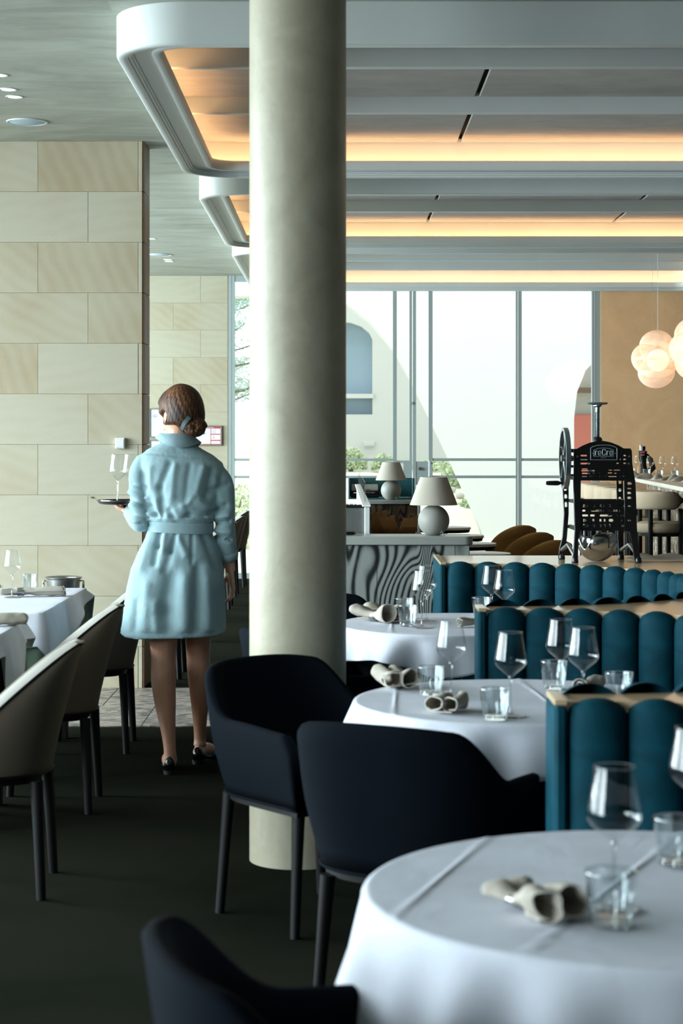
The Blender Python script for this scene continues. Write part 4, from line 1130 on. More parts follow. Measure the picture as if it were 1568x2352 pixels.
# ------------------------------------------------------------------ ice shaver on the rear booth ledge
zl = .8935
ish = thing('ice_shaver', 'tall black cast-iron ice shaver with flywheel on the rear booth ledge', 'machine', (1.311, 9.56, zl))
def L(px, py): return ((px-1372)/450, (1287-py)/450)
def LR(x0, x1, y0, y1): a = L(x0, y1); b = L(x1, y0); return a[0], b[0], a[1], b[1]
body = [L(*p) for p in ((1309,1100),(1309,1030),(1316,1029),(1328,1022),(1345,1015),(1360,1011.5),(1376,1011),(1392,1014),(1410,1021),(1422,1028),(1437,1028),(1440,1033),(1441,1062),(1446,1092),(1447,1101))]
holes = []
for x0,x1,y0,y1 in ((1324,1339,1042,1046),(1324,1340,1052,1054.5),(1324,1346,1060,1064),(1413,1427,1042,1045.5),(1413,1427,1051,1054),(1405,1427,1060,1063),
    (1327,1340,1073,1075.5),(1326,1356,1076.5,1080),(1327,1346,1082.5,1086),(1351,1368,1082,1085.5),(1327,1339,1089.5,1092.5),(1343,1368,1089,1092),(1377,1383,1088.5,1091.5),(1387,1414,1089,1092.5),(1418,1423,1089.5,1092),
    (1382,1396,1082,1084.5),(1399,1422,1076,1078),(1381,1396,1076,1078),(1400,1420,1083,1085)):
    holes.append(slot(*LR(x0,x1,y0,y1)))
plate('front_plate', body, holes, .008, MAT['iron'], ish, (0,-.15,0), bevel=.0006)
low = [L(*p) for p in ((1318,1145),(1430,1145),(1430,1214),(1318,1214))]
lh = []
for y0, y1, cells in ((1154,1161,((1328,1341),(1350,1357),(1367,1378),(1389,1392),(1410,1423))),(1166,1171,((1328,1336),(1348,1377),(1388,1414),(1424,1428))),(1177,1182,((1328,1342),(1346,1357),(1368,1396),(1407,1417),(1420,1426))),
    (1187,1194,((1328,1338),(1351,1356),(1367,1372),(1377,1381),(1388,1399),(1411,1418))),(1198.5,1206,((1328,1342),(1351,1357),(1367,1371),(1377,1381),(1389,1392),(1410,1423)))):
    for a, b in cells: lh.append(slot(*LR(a,b,y0,y1), n=3))
plate('lower_grate', low, lh, .008, MAT['iron'], ish, (0,-.145,0), bevel=.0006)
def post(xs, y, holes_=(), nm='column'):
    return plate(nm, [L(*p) for p in xs], [slot(*LR(*h)) for h in holes_], .016, MAT['iron'], ish, (0,y,0), bevel=.002)
rc = ((1424,1100),(1447,1100),(1449,1140),(1450,1190),(1452,1230),(1456,1262),(1460,1284),(1449,1286),(1443,1255),(1437,1216),(1424,1214))
lc = ((1309,1100),(1324,1100),(1323,1214),(1318,1240),(1318,1270),(1317,1286),(1307,1286),(1309,1262),(1312,1214),(1310,1150))
post(rc, -.148, ((1429,1440,1103,1111),(1429,1439,1116,1121),(1429,1439,1125,1132),(1429,1439,1136,1143),(1430,1438,1156,1161),(1430,1438,1188,1193)), 'front_leg')
post(lc, -.148, (), 'front_leg')
# rear frame: legs that flare outward, cross bars, top
rl = ((1296,1085),(1312,1085),(1312,1180),(1308,1235),(1303,1272),(1302,1282),(1290,1282),(1292,1262),(1299,1235),(1303,1180),(1299,1110))
rr = ((1425,1085),(1438,1085),(1440,1180),(1440,1240),(1440,1272),(1441,1282),(1430,1282),(1430,1262),(1428,1235),(1426,1180))
post(rl, .135, ((1299,1308,1100,1112),(1301,1309,1118,1128),(1302,1310,1134,1146),(1303,1310,1152,1166)), 'rear_leg')
post(rr, .135, ((1428,1436,1100,1112),(1428,1436,1120,1130),(1428,1436,1140,1150)), 'rear_leg')
x0,x1,z0,z1 = LR(1300,1440,1030,1092)
plate('rear_plate', [(x0,z0),(x1,z0),(x1,z1),(x0,z1)], [slot(*LR(a,b,c,d)) for a,b,c,d in ((1306,1362,1037,1068),(1382,1434,1037,1068),(1306,1364,1072,1089),(1378,1434,1072,1089))], .014, MAT['iron'], ish, (0,.14,0), bevel=.002)
for py0, py1 in ((1146,1153),(1207,1214)):
    x0,x1,z0,z1 = LR(1302,1440,py0,py1); MB().bbox(x0,x1,.13,.145,z0,z1,.002).obj('cross_bar', MAT['iron'], ish)
for x in (1315,1437):
    for py0, py1 in ((1092,1100),(1146,1153),(1205,1214)):
        a,_,z0,z1 = LR(x,x+4,py0,py1); MB().bbox(a-.006,a+.010,-.142,.132,z0,z1,.002).obj('side_rail', MAT['iron'], ish)
for x, y in ((1297,.135),(1312,-.148),(1435,.135),(1455,-.148)):
    a = L(x,1287)[0]; MB().lathe([(0,0),(.016,0),(.018,.004),(.016,.022),(.012,.03),(0,.03)], 16, (a,y,0)).obj('foot', MAT['iron'], ish)
for xa, xb in ((1297,1312),(1435,1455)):
    a, b = L(xa,0)[0], L(xb,0)[0]
    MB().tube([(a,.125,.05),((a+b)/2,.0,.085),(b,-.135,.035)], (.010), 8).obj('stretcher', MAT['wheel'], ish)
# hopper block between the plates, clamp plate and central spindle
MB().bbox(-.035,.04,-.13,.12,.450,.50,.006).obj('gear_block', MAT['iron'], ish)
x0,_,z0,_ = LR(1371,1380,1100,1150)
MB().lathe([(0,.43),(.05,.43),(.055,.44),(.045,.47),(.02,.50),(0,.50)], 24).obj('ice_clamp', MAT['iron'], ish)
scr = []
for k in range(56):
    z = .595+.165*k/55; scr.append((.0115 if k % 2 else .0085, z))
zc = L(0,1012)[1]
MB().lathe([(0,zc-.02)]+[(r, z) for r, z in scr]+[(.0105,.765),(.0105,.785),(.016,.789),(.022,.792),(.022,.796),(0,.796)], 20).obj('screw_spindle', MAT['wheel'], ish)
MB().lathe([(.008,zc-.012),(.026,zc-.01),(.024,zc+.012),(.018,zc+.022),(.012,zc+.024)], 20).obj('spindle_collar', MAT['iron'], ish)
hw = MB().tube([(.046*cos(a), .046*sin(a), .806) for a in [2*pi*i/40 for i in range(41)]], (.005,.006), 8, cap=False)
for k in range(4): a = pi/2*k+.4; hw.tube([(0,0,.797),(.046*cos(a),.046*sin(a),.805)], .004, 6)
hw.lathe([(0,.792),(.014,.793),(.012,.805),(0,.806)], 14); hw.obj('hand_wheel', MAT['wheel'], ish)
# flywheel, axis a little off the x direction so its face just shows
fw = thing_empty = bpy.data.objects.new('flywheel', None)
bpy.data.objects.remove(fw)
R_ = .156
wrot = Matrix.Rotation(radians(.5), 4, 'Z')
def wv(x, y, z): v = wrot @ Vector((x, y, z)); return (v.x-.172, v.y-.05, v.z+.525)
rimw = MB(); rows = []
for a in [2*pi*i/64 for i in range(64)]:
    rows.append([wv(dx, r*cos(a), r*sin(a)) for dx, r in ((-.012,R_),(.012,R_),(.012,R_-.012),(-.012,R_-.016))])
rimw.grid(rows, closed_u=True, closed_v=True); rimo = rimw.obj('flywheel', MAT['wheel'], ish, sharp=30)
sp = MB()
for k in range(5):
    a = 2*pi*k/5+.3
    p = [wv(0, r*cos(a+.35*sin(r/R_*pi)), r*sin(a+.35*sin(r/R_*pi))) for r in (.018,.05,.09,.137)]
    sp.tube(p, [(.006,.011),(.005,.008),(.005,.007),(.006,.010)], 8)
sp.obj('spokes', MAT['wheel'], rimo)
MB().tube([wv(-.02,0,0), wv(.012,0,0), wv(.045,0,0)], [.017,.022,.012], 16).obj('hub', MAT['wheel'], rimo)
MB().tube([wv(-.012,-.02,-.125), wv(-.03,-.02,-.125)], .006, 8).tube([wv(-.028,-.02,-.125), wv(-.04,-.02,-.125), wv(-.085,-.02,-.125), wv(-.098,-.02,-.125)], [.009,.0125,.0115,.009], 14).obj('crank_handle', MAT['black'], rimo)
# name plate: border lines and lettering
def stroke(parent, name, polys, r, mat, y, cyclic=False):
    m = MB()
    for p in polys:
        q_ = [(x, y, z) for x, z in p]
        if cyclic: q_ = q_+[q_[0], q_[1]]
        m.tube(q_, r, 6)
    return m.obj(name, mat, parent)
yl = -.1595
npb = [L(*p) for p in ((1346.5,1053.5),(1346.5,1027),(1352,1023.5),(1362,1020.8),(1376,1020),(1390,1020.8),(1400,1023.5),(1406,1027),(1406,1053.5))]
plate('name_plate', [(x*1.0, z) for x, z in npb], [], .004, MAT['iron'], ish, (0,-.158,0))
stroke(ish, 'plate_border', [npb], .0011, MAT['plate'], -.161, True)
inn = [L(*p) for p in ((1354,1045.5),(1354,1032),(1362,1028),(1376,1026.5),(1390,1028),(1398,1032),(1398,1045.5))]
stroke(ish, 'plate_border', [inn], .0010, MAT['plate'], -.161, True)
ltr = [
  [(1357.5,1043),(1357.5,1034),(1357.5,1036),(1359,1033.8),(1361.5,1033.8)],
  [(1364,1038.8),(1369.5,1038.8),(1369.5,1035.5),(1368,1033.8),(1365.5,1033.8),(1364,1035.5),(1364,1041),(1365.5,1042.8),(1369.5,1042.8)],
  [(1380,1033.5),(1379.5,1031),(1378,1029.8),(1375,1029.8),(1373,1031.5),(1373,1041),(1375,1042.8),(1378,1042.8),(1379.5,1041.6),(1380,1039)],
  [(1383.5,1043),(1383.5,1034),(1383.5,1036),(1385,1033.8),(1387.5,1033.8)],
  [(1390,1035.5),(1391.5,1033.8),(1393.8,1033.8),(1395.3,1035.5),(1395.3,1041),(1393.8,1042.8),(1391.5,1042.8),(1390,1041),(1390,1035.5)]]
stroke(ish, 'lettering', [[L(*p) for p in q_] for q_ in ltr], .0019, MAT['plate'], -.162)
for i in range(7):
    pass
stroke(ish, 'small_lettering', [[L(1370+1.9*k,1049.8), L(1371.2+1.9*k,1048.4)] for k in range(6)], .0006, MAT['plate'], -.161)
for x in (1351,1402):
    a = L(x,1039); MB().lathe([(0,0),(.002,0),(.0015,.002),(0,.002)],8).obj('rivet', MAT['plate'], ish, (a[0],-.160,a[1]), (pi/2,0,0))
for p in ((1317,1046),(1434,1046),(1433,1062)):
    a = L(*p); MB().lathe([(0,0),(.006,0),(.005,.005),(0,.006)],12).obj('bolt', MAT['wheel'], ish, (a[0],-.158,a[1]), (pi/2,0,0))

# polished bowl with a waved rim under the machine
bw = thing('steel_bowl', 'polished steel bowl with a waved rim beneath the ice shaver', 'bowl', (1.309, 9.56-.0, zl))
def wave_rim(f, th): return 1 - f*(.16+.20*(.5+.5*cos(2*th-1.2)) )
rows = []
for k in range(15):
    f = k/14; row = []
    for i in range(64):
        th = 2*pi*i/64; amax = radians(122 - 52*exp(-((((th-radians(222)+pi)%(2*pi))-pi)/.42)**2) - 46*exp(-((((th-radians(20)+pi)%(2*pi))-pi)/.6)**2) - 20*exp(-((((th-radians(110)+pi)%(2*pi))-pi)/.6)**2))
        a = .30+(amax-.30)*f; row.append((.102*sin(a)*cos(th), .102*sin(a)*sin(th), .100-.102*cos(a)))
    rows.append(row)
b = MB().grid(rows, closed_u=True); b.f.append(tuple(range(63,-1,-1))); b.sm.append(True)
o = b.obj('bowl_body', MAT['steel'], bw, sharp=0); zmin = min(v[2] for v in b.v); o.location.z = -zmin+.0015
o.modifiers.new('t','SOLIDIFY').thickness = .0022

# folded cloth lying on the ledge at the right of the machine
n_ = 26; rows = []
for j in range(12):
    row = []
    for i in range(n_):
        u, v = i/(n_-1), j/11
        row.append((.30*(u-.5)+.02*sin(v*4), .11*(v-.5), .008+.050*sin(pi*v)*sin(pi*min(1,u*1.05))*(.6+.5*sin(8*u+2*v)) + .006*sin(14*u+v)*sin(pi*v)))
    rows.append(row)
o = MB().grid(rows).obj('serving_cloth', MAT['napkin'], None, (1.63, 9.62, zl+.004), (0,0,.05), sharp=0)
o.modifiers.new('t','SOLIDIFY').thickness = .006
T(o, 'crumpled beige cloth on the rear booth ledge right of the ice shaver', 'cloth')

# ------------------------------------------------------------------ bar with stools
ang = atan2(.24, 4.2)
bar = thing('bar_counter', 'long pale-topped bar with a glittering front, along the beige wall', 'counter', (2.66, 14.4, 0), -ang)
MB().bbox(0,.75,-1.0,6.1,1.112,1.148,.004).obj('countertop', MAT['counter'], bar)
MB().bbox(.33,.70,-1.0,6.05,.0,1.11,.003).obj('bar_front', MAT['sparkle'], bar)
MB().tube([(.27,-1,.2),(.27,6,.2)], .02, 10).obj('foot_rail', MAT['bsteel'], bar)
def stool_meshes():
    band = []; n = 44
    for i in range(n+1):
        a = radians(-128+256*i/n)      # opening toward +y
        e = sstep(0, .10, i/n)*sstep(0, .10, 1-i/n); hh = .078*(.25+.75*e); th = .034*(.35+.65*e)
        c = (.225*sin(a), -.225*cos(a)); r = []
        for k in range(16):
            b = 2*pi*k/16; cx = abs(cos(b))**.6*(1 if cos(b) > 0 else -1); cz = abs(sin(b))**.6*(1 if sin(b) > 0 else -1)
            d = th*cx; r.append((c[0]+d*sin(a), c[1]-d*cos(a), 1.0+hh*cz))
        band.append(r)
    bm_ = MB().grid(band, closed_u=True, cap=True)
    seat = MB().lathe([(0,.715),(.19,.715),(.215,.73),(.222,.765),(.212,.80),(.18,.812),(0,.815)], 40)
    post = MB().tube([(0,0,0),(0,0,.93)], .021, 12); ring = MB().tube([(.2*cos(a),.2*sin(a),.28) for a in [2*pi*i/32 for i in range(33)]], .009, 8, cap=False)
    und = MB().lathe([(0,.69),(.19,.69),(.19,.714),(0,.714)], 32)
    return bm_.mesh('backrest', MAT['boucle'], 0), seat.mesh('seat', MAT['boucle'], 50), post.mesh('leg', MAT['black']), ring.mesh('foot_ring', MAT['black'], 0), und.mesh('seat_base', MAT['black'])
ST = stool_meshes()
names = ['bar stool nearest the camera, right of the ice shaver', 'second bar stool from the camera, its end just right in the shaver frame', 'third bar stool from the camera, seen through the shaver opening', 'fourth bar stool from the camera, seen through the shaver opening',
         'fifth bar stool from the camera, seen through the shaver opening', 'sixth bar stool from the camera, seen through the shaver opening', 'farthest bar stool, at the left end of the overlapping backs']
for k in range(7):
    y = 16.25+.62*k; x = (2.777,2.704,2.692,2.707,2.69,2.71,2.745)[k]
    t = thing('bar_stool', names[k], 'stool', (x, y, 0), -pi/2+.12, 'cream bar stools')
    for nm, me in (('backrest',ST[0]),('seat',ST[1]),('foot_ring',ST[3]),('seat_base',ST[4])): link(nm, me, t)
    for a in (-125,-50,50,125): a = radians(a); link('leg', ST[2], t, (.215*sin(a), -.215*cos(a), 0))
ZB = 1.1485
for k, (x, y, lb) in enumerate(((3.06,20.0,'wine glass on the bar half hidden by the shaver, leftmost of the bar row'),(3.15,19.85,'wine glass on the bar, second of the row from the left'),(3.19,19.3,'wine glass on the bar standing before the black wine tool'),(3.25,18.9,'wine glass on the bar, fourth of the row from the left'),(3.30,18.5,'wine glass on the bar at the right picture edge'))):
    wine(x, y, ZB, lb, 'wine glasses on the bar', .92)
for k, (x, y, lb) in enumerate(((3.03,19.5,'tumbler on the bar at the left end of its row'),(3.09,18.9,'tumbler on the bar, second from the left end'),(3.10,18.2,'tumbler on the bar, third from the left end'),(3.16,17.7,'tumbler on the bar, fourth from the left end'),(3.17,17.1,'tumbler on the bar at the right picture edge'),(3.22,18.05,'tumbler on the bar right behind the brown napkins'))):
    tumbler(x, y, ZB, lb, 'tumblers on the bar', .95)
for k, (x, y, lb) in enumerate(((2.98,19.2,'brown napkin on the bar, leftmost of the row'),(3.0,18.5,'brown napkin on the bar, second of the row'),(3.05,17.7,'brown napkin on the bar, third of the row'),(3.10,17.2,'brown napkin on the bar, fourth of the row'),(3.10,16.6,'brown napkin on the bar at the right picture edge'))):
    loose_napkin(x-.05, y-.25, ZB, .3+.2*k, .22, .15, .062, lb, 'napkins on the bar', 20+k)
t = thing('wine_opener', 'black lever wine tool standing at the rear of the bar', 'tool', (3.26, 20.1, ZB))
MB().bbox(-.05,.07,-.05,.05,0,.015,.004).obj('base', MAT['black'], t)
MB().tube([(0,0,.015),(-.01,0,.10),(-.02,0,.19),(-.015,0,.26)], [.045,.032,.04,.046], 16).obj('body', MAT['black'], t)
MB().tube([(.03,0,.015),(.09,0,.08),(.07,0,.16),(.02,0,.22)], [.03,.036,.03,.02], 12).obj('lever', MAT['black'], t)
MB().tube([(-.015,0,.261),(-.015,0,.31)], .027, 14).obj('cap', MAT['iron'], t)
MB().bbox(-.05,-.005,-.0485,-.046,.236,.252,.001).obj('label', MAT['redink'], t)
MB().bbox(-.047,-.008,-.0485,-.046,.214,.219,.001).obj('lettering', MAT['plastic'], t)
MB().bbox(-.043,-.022,.03,.045,.262,.325,.004).obj('cork_holder', MAT['bsteel'], t)

# pendants: lobed translucent shells round a bright globe
def pendant(x, y, z, r, rz, label):
    t = thing('pendant_lamp', label, 'lamp', (x, y, z), rz, 'shell pendant lamps over the bar')
    for k, (cx, cy, cz, rx, ry, rzz, a) in enumerate(((-.02,0,0,1.10,1.05,.84,.12),(.06,.02,.56,.80,.82,.76,.22),(.02,-.02,-.58,.84,.84,.74,-.12))):
        m = MB().ball((0,0,0), (r*rx, r*ry, r*rzz), 36, 20)
        m.obj('shell', MAT['shell'], t, (r*cx, r*cy, r*cz), (0,a,0))
    MB().ball((.02,0,-.01), r*.50, 28, 16).obj('bulb', MAT['bulb'], t)
    MB().lathe([(0,.0),(.018,0),(.012,.03),(0,.032)], 14, (.02,0,r*.48)).obj('lamp_holder', MAT['gold'], t)
    top = CEIL-.0-z if y < 16.4 else 3.375-z
    MB().tube([(.02,0,r*.4),(.02,0,top)], .0018, 6).obj('cord', MAT['plastic'], t)
    MB().tube([(-.03,0,r*.9),(-.03,0,top)], .0012, 6).obj('wire', MAT['bsteel'], t)
    MB().lathe([(0,top-.02),(.06,top-.02),(.06,top-.001),(0,top-.001)], 24).obj('ceiling_rose', MAT['white'], t)
pendant(2.86, 17.0, 2.255, .200, .2, 'glowing shell-like pendant over the bar, the whole one')
pendant(3.14, 16.62, 2.33, .215, 1.3, 'glowing shell-like pendant cut off by the right picture edge')

# ------------------------------------------------------------------ things on the stone walls
sw = thing('wall_switch', 'small white square switch box on the front stone wall', 'switch', (-1.34, 11.4, 1.495))
MB().bbox(-.030,.030,-.028,-.0,-.033,.033,.004).obj('box', MAT['plastic'], sw); MB().bbox(-.024,.024,-.0315,-.0285,-.026,.026,.002).obj('cover', MAT['plastic'], sw)
hk = thing('wall_hook', 'tiny metal disc fixed on the stone wall left of the tray', 'hook', (-1.515, 11.395, 1.165))
MB().lathe([(0,-.004),(.005,-.004),(.006,.003),(0,.003)], 12).obj('disc', MAT['bsteel'], hk, (0,0,0), (pi/2,0,0))
def frame(x0, x1, z0, z1, label, art):
    t = thing('framed_notice', label, 'frame', ((x0+x1)/2, YB-.002, (z0+z1)/2), 0, 'framed notices on the far wall')
    hx, hz = (x1-x0)/2, (z1-z0)/2; b = .014; m = MB()
    m.bbox(-hx,hx,-.022,0,hz-b,hz,.002).bbox(-hx,hx,-.022,0,-hz,-hz+b,.002).bbox(-hx,-hx+b,-.022,0,-hz+b,hz-b,.002).bbox(hx-b,hx,-.022,0,-hz+b,hz-b,.002)
    m.obj('frame', MAT['bsteel'], t); MB().box(-hx+b,hx-b,-.010,-.003,-hz+b,hz-b).obj('sheet', MAT['paper'], t)
    art(t, hx-b, hz-b)
def mark(t, name, mat, *boxes):
    m = MB()
    for x0,x1,z0,z1 in boxes: m.box(x0,x1,-.0115,-.0102,z0,z1)
    m.obj(name, MAT[mat], t)
def text(t, s, size, x, z, mat, name='lettering', rot=0):
    cu = bpy.data.curves.new(name, 'FONT'); cu.body = s; cu.size = size; cu.align_x = 'CENTER'; cu.align_y = 'CENTER'; cu.extrude = .0004
    o = bpy.data.objects.new(name, cu); me = bpy.data.meshes.new_from_object(o); bpy.data.objects.remove(o); me.materials.clear(); me.materials.append(MAT[mat])
    return link(name, me, t, (x, -.0125, z), (pi/2,0,0))
def art1(t, hx, hz):
    m = MB().tube([(-.55*hx+.022*cos(a), -.0112, .5*hz+.022*sin(a)) for a in [2*pi*i/24 for i in range(25)]], .0018, 5, cap=False); m.obj('emblem', MAT['greyink'], t)
    mark(t, 'emblem', 'greyink', (-.55*hx-.008,-.55*hx+.008,.5*hz-.006,.5*hz+.006))
    mark(t, 'print_lines', 'greyink', *[(-.75*hx,-.35*hx-.01*(k%2),.28*hz-.014*k,.28*hz-.014*k+.002) for k in range(2)]+[(-.4*hx,.7*hx,.85*hz,.85*hz+.002)])
def art2(t, hx, hz):
    mark(t, 'print_lines', 'greyink', *[(-.8*hx,.7*hx-.02*(k%3),.8*hz-.022*k,.8*hz-.022*k+.003) for k in range(8)])
def art3(t, hx, hz):
    mark(t, 'red_border', 'redink', (-hx,hx,hz-.02,hz),(-hx,hx,-hz,-hz+.006),(.28*hx,.32*hx,-hz,hz),(hx-.006,hx,-hz,hz),(-hx,-hx+.005,-hz,hz),(.32*hx,hx,.10*hz,.22*hz),(.32*hx,hx,-.62*hz,-.48*hz))
    text(t, 'EVACUATION DIAGRAM', .019, -.16*hx, hz-.0105, 'paper')
    mark(t, 'floor_plan', 'blueink', (-.42*hx,-.40*hx,.34*hz,.40*hz),(-.40*hx,-.22*hx,.26*hz,.34*hz))
    MB().tube([(-.24*hx,-.011,.26*hz),(-.16*hx,-.011,.24*hz)], .010, 8).obj('floor_plan', MAT['blueink'], t)
    mark(t, 'legend', 'greyink', *[(.40*hx+.016*i,.40*hx+.016*i+.009,.62*hz-.016*j,.62*hz-.016*j+.006) for i in range(3) for j in range(3)]+[(.42*hx+.02*i,.42*hx+.02*i+.012,-.8*hz,-.76*hz) for i in range(3)]+[(-.30*hx,-.22*hx,-.22*hz,-.20*hz)])
    mark(t, 'legend', 'greenink', (.46*hx,.54*hx,-.02*hz,.05*hz),(.46*hx,.54*hx,-.30*hz,-.18*hz))
frame(-2.105,-1.845,1.552,1.875,'tall framed notice high on the far wall, left of the face', art1)
frame(-2.105,-1.845,1.245,1.528,'framed notice below the tall one, half behind the shoulder', art2)
frame(-1.645,-1.305,1.464,1.684,'framed red-edged evacuation plan right of the hair bun', art3)
# ------------------------------------------------------------------ the waitress
WX, WY = -.734, 8.60
wm = thing('person', 'woman in a pale blue belted shirt dress walking away with a tray of glasses', 'person', (WX, WY, 0))
# --- body: legs, arms, hands, torso, neck and head grown into one surface
B = MB()
def limb(pts, rad, seg=14):
    """smooth tube through the joints (catmull-rom), closed with round ends"""
    P = [Vector(p) for p in pts]; out, rr = [], []
    for i in range(len(P)-1):
        p0, p1, p2, p3 = P[max(i-1,0)], P[i], P[i+1], P[min(i+2,len(P)-1)]
        r0, r1, r2, r3 = rad[max(i-1,0)], rad[i], rad[i+1], rad[min(i+2,len(P)-1)]
        for k in range(5):
            t = k/5; h = lambda a,b,c,d: .5*((2*b)+(-a+c)*t+(2*a-5*b+4*c-d)*t*t+(-a+3*b-3*c+d)*t**3)
            out.append(Vector(h(a,b,c,d) for a,b,c,d in zip(p0,p1,p2,p3)))
            f = lambda r: r if hasattr(r,'__len__') else (r, r)
            rr.append(tuple(max(.002, h(*v)) for v in zip(f(r0),f(r1),f(r2),f(r3))))
    out.append(P[-1]); rr.append(rad[-1] if hasattr(rad[-1],'__len__') else (rad[-1],)*2)
    d = (out[0]-out[1]).normalized(); e = (out[-1]-out[-2]).normalized()
    a0, a1 = max(rr[0])*.55, max(rr[-1])*.55
    out = [out[0]+d*a0]+out+[out[-1]+e*a1]; rr = [tuple(x*.45 for x in rr[0])]+rr+[tuple(x*.45 for x in rr[-1])]
    return out, rr
def addlimb(mb, pts, rad, seg=16):
    o, r = limb(pts, rad); mb.tube(o, r, seg)
# legs (left planted behind, right stepping ahead)
addlimb(B, [(-.085,.0,.86),(-.082,.0,.66),(-.078,-.005,.52),(-.076,-.035,.41),(-.066,-.055,.31),(-.050,-.085,.19),(-.041,-.105,.11),(-.039,-.105,.07)],
        [.088,.072,.058,.057,.049,.034,.028,.031])
addlimb(B, [(-.039,-.135,.045),(-.043,-.08,.055),(-.052,.0,.045),(-.058,.07,.028)], [.028,.034,.036,.028])
addlimb(B, [(.082,.02,.86),(.078,.06,.68),(.072,.10,.54),(.078,.09,.43),(.080,.10,.33),(.078,.135,.20),(.076,.16,.12),(.076,.16,.085)],
        [.088,.070,.056,.055,.047,.033,.028,.031])
addlimb(B, [(.070,.135,.05),(.083,.19,.055),(.108,.26,.042),(.126,.31,.028)], [.028,.034,.036,.028])
# torso (slim: the dress covers it) and neck
addlimb(B, [(0,0,.80),(0,0,.95),(0,.0,1.12),(0.005,.0,1.28),(.005,.0,1.40),(-.005,.0,1.47)], [(.10,.15),(.10,.15),(.08,.115),(.09,.13),(.08,.13),(.05,.07)])
addlimb(B, [(.0,.0,1.44),(-.008,.008,1.52),(-.016,.016,1.60)], [.052,.049,.052])
# left arm bent, carrying the tray
addlimb(B, [(-.165,.0,1.40),(-.189,-.016,1.27),(-.184,-.03,1.155),(-.205,.045,1.148),(-.243,.135,1.180),(-.252,.165,1.190)], [.030,.028,.026,.026,.022,.022])
# right arm hanging
addlimb(B, [(.175,.0,1.36),(.195,-.015,1.24),(.200,-.01,1.12),(.212,.02,1.02),(.222,.05,.93),(.224,.055,.905)], [.030,.028,.026,.028,.024,.022])
def hand(base, d, side, palm_n, curl, size=1.0, spread=.10, th_out=1.0):
    """palm and five separate fingers; d = finger direction, side = towards the thumb, palm_n = out of the palm"""
    b, d, s_, n_ = Vector(base), Vector(d).normalized(), Vector(side).normalized(), Vector(palm_n).normalized()
    for off in (-.026,-.009,.009,.026):
        B.tube([b+s_*off*.75-d*.005, b+d*.035*size+s_*off*.95, b+d*.082*size+s_*off*1.0], [.0125,.0125,.0105], 10)
    for off, ln, cu in ((.028,.070,curl*.85),(.0095,.080,curl),(-.0095,.074,curl*1.1),(-.027,.058,curl*1.2)):
        p = b+d*.082*size+s_*off; ang = 0; pts = [p-d*.012]; rad = [.0088]
        ax_d = (d + s_*off*spread*8).normalized()
        for k, seg in enumerate((.46,.30,.24)):
            ang += cu*(.65 if k == 0 else 1.0)
            p = p + (ax_d*cos(ang)+n_*sin(ang))*ln*seg*size; pts.append(p); rad.append(.0084-.0012*k)
        pts.append(p+(pts[-1]-pts[-2]).normalized()*.004); rad.append(.003)
        B.tube(pts, rad, 10)
    p = b+s_*.030+d*.012; pts = [p-s_*.012]; 
    for v, l in ((s_*.75*th_out+d*.6+n_*.35,.030),(s_*.35*th_out+d*.85+n_*.4,.030),(d*.95+n_*.35,.022)):
        p = p+v.normalized()*l*size; pts.append(p)
    B.tube(pts, [.0125,.0115,.0098,.0075], 10)
hand((-.254,.172,1.178), (-.18,.92,.12), (-1,-.2,.1), (0,.0,1), .10, 1.0, .22, 1.2)
hand((.225,.058,.895), (.10,.22,-1), (-.25,.95,.1), (-.95,-.25,0), .42)
# head: turned to her left; built in head axes f (face), l (her left), u (up)
HC = Vector((-.004,.030,1.628)); HS = 1.10; FD = Vector((-.62,.785,-.03)).normalized(); LD = Vector((-.785,-.62,0)).normalized(); UD = FD.cross(LD)*1
if UD.z < 0: UD = -UD
def H(f, l, u): return HC+(FD*f+LD*l+UD*u)*HS
def head_pt(th, ph):
    """direction (th around up axis from the face, ph latitude) to a skull-and-face surface point in (f, l, u)"""
    cf, sl, su = cos(ph)*cos(th), cos(ph)*sin(th), sin(ph)
    f, l, u = .094*cf, .074*sl, .108*su
    if cf > 0 and su < .2:                                # face and jaw: longer, narrower towards the chin
        k = sstep(.2, -.9, su)*sstep(0, .6, cf); l *= 1-.34*k; f += .012*k; u -= .014*k
    if cf < 0 and su < -.2: f *= 1-.25*sstep(-.2,-1,su)
    g = lambda fa, la, sa, lb=0: exp(-((l-lb)/la)**2-((u-fa)/sa)**2)*sstep(.2,.8,cf)
    f += .021*g(-.022,.0085,.013)+.012*g(-.004,.007,.020)      # nose
    f -= .007*(g(.006,.013,.010,.030)+g(.006,.013,.010,-.030))  # eye sockets
    f += .005*g(.022,.03,.006) + .006*g(-.052,.018,.006) + .005*g(-.064,.016,.006) + .008*g(-.095,.018,.013)
    f -= .003*g(-.058,.02,.003)
    return f, l, u
rows = []
for i in range(1, 40):
    ph = -pi/2+pi*i/40; rows.append([H(*head_pt(2*pi*k/56, ph)) for k in range(56)])
B.grid(rows, closed_u=True, cap=True)
# ears
for sg in (1, -1):
    rows = []
    for j in range(9):
        t = -1+2*j/8; w_ = .017*sqrt(max(.03, 1-t*t))*(1+.25*t)
        rows.append([H(-.006+w_*cos(a)-.006*t, sg*(.072+.011*(.5+.5*cos(a+pi))+.004*sin(a)), -.012+.030*t) for a in [2*pi*i/14 for i in range(14)]])
    B.grid(rows, closed_u=True, cap=True)
body_me = remesh(B, 'body', MAT['skin'], .0042, 3)
link('body', body_me, wm)

